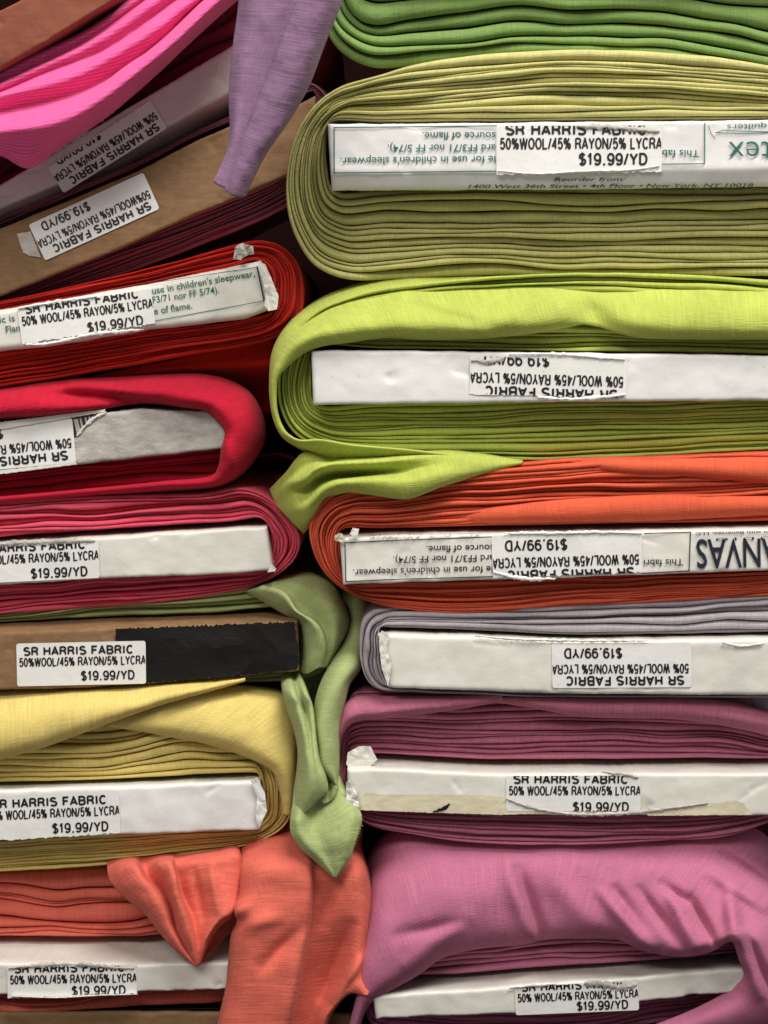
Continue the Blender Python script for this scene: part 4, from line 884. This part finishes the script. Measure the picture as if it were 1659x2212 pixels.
# ---- yellow
r = bolt('soft yellow bolt with crossing flaps above its white board', 'yellow', 0)
q = board(r, M['white'], [(560, 1690), (545, 1688), (250, 1700), (0, 1708), (XL, 1718)], [(562, 1792), (545, 1795), (250, 1805), (0, 1815), (XL, 1824)], .020, -18, rec=.024, seed=15)
winding(q, M['yellow'], [(520, 1500), (440, 1500), (200, 1505), (0, 1510), (XL, 1520)], [(590, 1515), (628, 1560), (642, 1630), (637, 1710), (622, 1775)],
        [(570, 1815), (400, 1850), (200, 1874), (0, 1884), (XL, 1892)], 13, 154, rec=.012, front=.002, vary=.38)
sheet('loose_flap', r, M['yellow'], .020, [
    [(228, 1568, 8), (300, 1578, 5), (375, 1592, 4), (450, 1607, 3), (550, 1642, 3), (590, 1668, 3), (605, 1710, 4), (612, 1760, 6)],
    [(240, 1562, 7), (310, 1566, 1), (385, 1576, -1), (460, 1590, -2), (558, 1624, -2), (604, 1654, -2), (620, 1700, 0), (622, 1760, 4)],
    [(270, 1545, 7), (340, 1535, 2), (410, 1535, 1), (490, 1545, 0), (575, 1578, 0), (622, 1620, 2), (634, 1690, 4), (630, 1760, 8)],
    [(330, 1520, 12), (400, 1500, 12), (470, 1490, 12), (540, 1490, 12), (612, 1508, 14), (638, 1570, 14), (642, 1640, 14), (636, 1750, 16)],
    [(340, 1525, 80), (405, 1506, 80), (470, 1497, 80), (536, 1497, 80), (605, 1516, 80), (630, 1575, 80), (634, 1640, 80), (628, 1750, 80)]], nu=110, nv=50, wr=(1.0, 70), seed=27)
sheet('loose_flap', r, M['yellow'], .018, [
    [(XL, 1712, 8), (-100, 1672, 4), (0, 1641, 2), (100, 1611, 0), (180, 1582, -1), (250, 1556, -1), (350, 1521, 0), (440, 1496, 2), (530, 1470, 6)],
    [(XL, 1692, 2), (-100, 1654, -3), (0, 1622, -4), (100, 1592, -5), (180, 1564, -5), (250, 1540, -5), (350, 1509, -4), (440, 1488, -1), (530, 1467, 4)],
    [(XL, 1620, 2), (-100, 1590, -2), (0, 1565, -3), (100, 1546, -4), (180, 1528, -3), (250, 1514, -2), (350, 1494, 0), (440, 1480, 3), (530, 1464, 8)],
    [(XL, 1520, 14), (-100, 1508, 12), (0, 1500, 12), (100, 1496, 10), (180, 1491, 10), (250, 1486, 10), (350, 1477, 10), (440, 1468, 12), (530, 1456, 14)],
    [(XL, 1520, 80), (-100, 1508, 80), (0, 1500, 80), (100, 1496, 80), (180, 1491, 80), (250, 1486, 80), (350, 1477, 80), (440, 1468, 80), (530, 1456, 80)]], nu=120, nv=50, wr=(1.2, 90), seed=28, bumps=[(240, 1500, 330, 1505, 16, 3)])
price_label(q, (-34, 1727), (258, 1714), v0=-9, v1=114, seed=26, bot_torn=True)

torn_corner(q, [(541, 1684), (556, 1680), (572, 1712), (577, 1752), (560, 1786), (551, 1760), (556, 1720)], 'white', 11, .0007)

# ---- coral
r = bolt('coral bolt with its loose end bunched and hanging over the board', 'coral', 0)
q = board(r, M['cream'], [(520, 2080), (280, 2084), (0, 2082), (XL, 2080)], [(520, 2137), (490, 2139), (300, 2144), (0, 2151), (XL, 2156)], .020, -54, rec=.036, seed=16)
winding(q, M['coral'], [(520, 1872), (400, 1872), (200, 1884), (0, 1894), (XL, 1900)], [(570, 1900), (600, 1970), (600, 2060), (570, 2130)],
        [(520, 2152), (300, 2164), (100, 2172), (0, 2174), (XL, 2176)], 8, 165, rec=.022, front=.0025, vary=.6, base=[.6, .6, .7, 1.4, .5, .6, .7, 2.4], lean=-.35)
price_label(q, (16, 2082), (296, 2077), v0=7, v1=97, l3=66, top_torn=True, bot_torn=True, seed=29)
torn_strip(q, [(18, 2092), (80, 2085), (180, 2084), (250, 2090), (290, 2092)], 9, seed=98)
torn_strip(q, [(25, 2152), (120, 2155), (220, 2150), (298, 2148)], 4, seed=99, mat='sticker', bulge=.002)
sheet('hanging_end', r, M['coral'], .012, [      # bunched point over the board
    [(234, 1848, 36.0), (232, 1868, 20.0), (238, 1900, 9.6), (264, 1932, 7.2), (316, 1976, 4.8), (344, 2012, 4.0), (372, 2044, 2.4), (421, 2086, 0.0)],
    [(264, 1846, 36.0), (262, 1866, 8.0), (270, 1898, 1.6), (294, 1930, -1.6), (332, 1972, -3.2), (356, 2008, -3.2), (380, 2044, -2.4), (422, 2086, -1.6)],
    [(292, 1844, 36.0), (290, 1864, 4.8), (304, 1896, -2.4), (330, 1928, -4.0), (352, 1966, -4.8), (368, 2006, -4.0), (390, 2044, -3.2), (423, 2087, -1.6)],
    [(310, 1842, 36.0), (308, 1862, 18.0), (324, 1898, 9.6), (358, 1930, 8.0), (372, 1962, 5.6), (378, 2000, 3.2), (396, 2040, 0.8), (424, 2087, -0.8)],
    [(347, 1841, 36.0), (345, 1861, 4.8), (362, 1894, -2.4), (372, 1928, -5.6), (386, 1972, -6.4), (398, 2014, -5.6), (408, 2046, -4.0), (424, 2087, -1.6)],
    [(370, 1840, 36.0), (368, 1860, 2.4), (377, 1894, -5.6), (382, 1928, -7.2), (398, 1974, -7.2), (410, 2016, -6.4), (418, 2050, -4.8), (425, 2086, -1.6)],
    [(382, 1839, 36.0), (380, 1859, 11.2), (386, 1900, 8.0), (396, 1940, 6.4), (416, 1982, 3.2), (424, 2020, 0.0), (426, 2052, -1.6), (426, 2086, -0.8)],
    [(422, 1834, 36.0), (420, 1854, 9.6), (424, 1890, 4.0), (430, 1935, 2.4), (440, 1975, 0.8), (436, 2016, -0.8), (432, 2050, -1.6), (427, 2085, -0.8)],
    [(467, 1828, 36.0), (465, 1848, 8.0), (468, 1890, 1.6), (470, 1930, -1.6), (468, 1970, -4.0), (452, 2008, -4.0), (440, 2036, -3.2), (428, 2084, -0.8)],
    [(514, 1820, 36.0), (512, 1840, 9.6), (516, 1884, 6.4), (512, 1930, 3.2), (496, 1970, -4.8), (470, 1990, -5.6), (446, 2026, -4.8), (429, 2082, -1.6)],
    [(522, 1820, 36.0), (520, 1840, 26.0), (524, 1884, 22.0), (518, 1936, 18.0), (500, 1980, 4.8), (475, 2000, 4.8), (452, 2034, 3.2), (431, 2082, 1.6)]],
    nu=130, nv=120, wr=(.7, 45), seed=31, bumps=[(420, 1880, 440, 1980, 10, 3), (455, 1870, 470, 1960, 10, -2)])
sheet('hanging_end', r, M['coral'], .012, [      # back of the cloth inside the arch
    [(422, 2087, 4), (440, 2030, 4), (460, 1994, 4), (484, 1976, 4), (510, 1970, 4)], [(425, 2087, 10), (452, 2040, 16), (476, 2010, 18), (500, 1992, 18), (520, 1980, 14)],
    [(428, 2087, 8), (464, 2049, 14), (492, 2021, 18), (506, 2010, 20), (524, 1990, 20)]], nu=50, nv=24, wr=(.5, 40), seed=33)
sheet('hanging_end', r, M['coral'], .010, [      # long panel falling past the boards
    [(526, 1782, 46), (524, 1818, 32), (519, 1872, 11), (516, 1932, 9), (506, 1966, 0), (513, 1988, 8), (501, 2016, 8), (495, 2072, 8), (489, 2132, 8), (479, 2176, 8), (470, 2215, 8), (458, 2290, 10)],
    [(542, 1782, 46), (540, 1818, 24), (528, 1872, 6), (524, 1932, 0), (513, 1968, -9), (520, 1990, -4), (510, 2020, -4), (505, 2072, -4), (499, 2132, -4), (490, 2176, -4), (481, 2215, -4), (470, 2290, -3)],
    [(582, 1777, 46), (580, 1813, 22), (566, 1868, -2), (560, 1932, -7), (552, 1975, -10), (545, 2000, -11), (540, 2030, -11), (536, 2080, -10), (530, 2132, -10), (524, 2176, -10), (518, 2215, -10), (508, 2290, -9)],
    [(642, 1772, 46), (640, 1808, 22), (632, 1862, -3), (628, 1930, -7), (620, 1975, -8), (612, 2004, -8), (604, 2040, -8), (594, 2085, -8), (586, 2132, -8), (580, 2176, -8), (574, 2215, -8), (564, 2290, -8)],
    [(674, 1772, 46), (672, 1808, 22), (667, 1862, -2), (665, 1930, -6), (662, 1975, -7), (657, 2010, -8), (650, 2050, -8), (642, 2092, -9), (634, 2135, -9), (626, 2176, -9), (618, 2215, -8), (606, 2290, -8)],
    [(686, 1772, 46), (684, 1808, 24), (682, 1862, 4), (681, 1930, 3), (678, 1975, 3), (674, 2010, 4), (668, 2050, 6), (660, 2092, 8), (652, 2135, 9), (644, 2176, 9), (636, 2215, 9), (624, 2290, 9)],
    [(732, 1772, 46), (730, 1808, 24), (732, 1862, 2), (733, 1930, -1), (730, 1975, 1), (725, 2010, 4), (718, 2050, 8), (708, 2092, 11), (698, 2135, 12), (686, 2172, 12), (674, 2208, 12), (660, 2280, 12)],
    [(770, 1782, 46), (768, 1818, 30), (776, 1866, 4), (780, 1935, 0), (780, 1980, 0), (776, 2020, 0), (770, 2060, 0), (762, 2098, 0), (756, 2128, -1), (734, 2158, 0), (704, 2196, 2), (690, 2260, 6)],
    [(783, 1792, 46), (781, 1828, 48), (795, 1880, 24), (803, 1955, 18), (801, 2000, 16), (797, 2045, 14), (793, 2085, 10), (790, 2115, 4), (795, 2149, -4), (757, 2145, 2), (716, 2190, 6), (700, 2250, 10)]],
    nu=160, nv=110, wr=(1.0, 85), seed=32, bumps=[(655, 2000, 570, 2085, 16, 3.5), (600, 1985, 530, 2000, 14, -2), (760, 2000, 700, 2150, 16, 4), (790, 2060, 720, 2160, 9, -4), (740, 1880, 700, 1990, 18, 3)])

# ---- bottom: kraft board under the coral bolt; its charcoal cloth stands in for shadow
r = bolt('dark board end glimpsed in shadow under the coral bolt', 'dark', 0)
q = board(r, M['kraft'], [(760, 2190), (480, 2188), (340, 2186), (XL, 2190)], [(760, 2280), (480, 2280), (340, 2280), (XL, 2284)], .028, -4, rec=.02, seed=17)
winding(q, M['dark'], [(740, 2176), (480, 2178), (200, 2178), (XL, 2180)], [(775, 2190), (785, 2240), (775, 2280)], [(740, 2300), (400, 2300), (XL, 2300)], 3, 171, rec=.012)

# ---- purple cloth end hanging between the columns
o = sheet('hanging_cloth', None, M['lavender'], -.035, [
    [(524, -70, 26), (514, 30, 24), (505, 95, 22), (496, 200, 18), (497, 300, 12), (482, 350, 5), (461, 391, 0)],
    [(560, -70, 16), (545, 30, 15), (530, 110, 14), (516, 200, 11), (508, 290, 6), (490, 350, 3), (468, 398, 0)],
    [(660, -70, 13), (632, 30, 13), (606, 110, 13), (574, 190, 11), (542, 270, 7), (514, 345, 2), (488, 407, -1)],
    [(650, -70, 2), (622, 30, -1), (596, 110, -2), (566, 190, -2), (536, 270, -3), (512, 345, -4), (488, 411, -4)],
    [(690, -70, -6), (666, 30, -6), (640, 110, -6), (606, 200, -6), (562, 285, -6), (530, 350, -6), (504, 422, -5)],
    [(722, -70, -3), (704, 20, -3), (680, 90, -3), (646, 180, -3), (604, 270, -3), (550, 345, -4), (518, 425, -3)],
    [(736, -70, 4), (722, 10, 4), (692, 95, 4), (655, 190, 4), (620, 255, 3), (566, 335, 0), (526, 425, -1)],
    [(750, -70, 14), (738, 0, 14), (704, 85, 14), (664, 190, 12), (626, 256, 10), (572, 335, 6), (528, 424, 2)]],
    nu=130, nv=80, wr=(1.0, 55), seed=35)
o['label'] = 'purple wool cloth end hanging down between the two columns at the top'; o['category'] = 'cloth'
frayed(o, M['lavender'], [(462, 394), (478, 408), (500, 421), (526, 426)], -.036, 5, 3.5, 40, (-.3, 1))
frayed(o, M['lavender'], [(640, -10), (612, 60), (590, 120), (562, 190), (535, 265)], -.040, 6, 4.0, 60, (-1, .2))
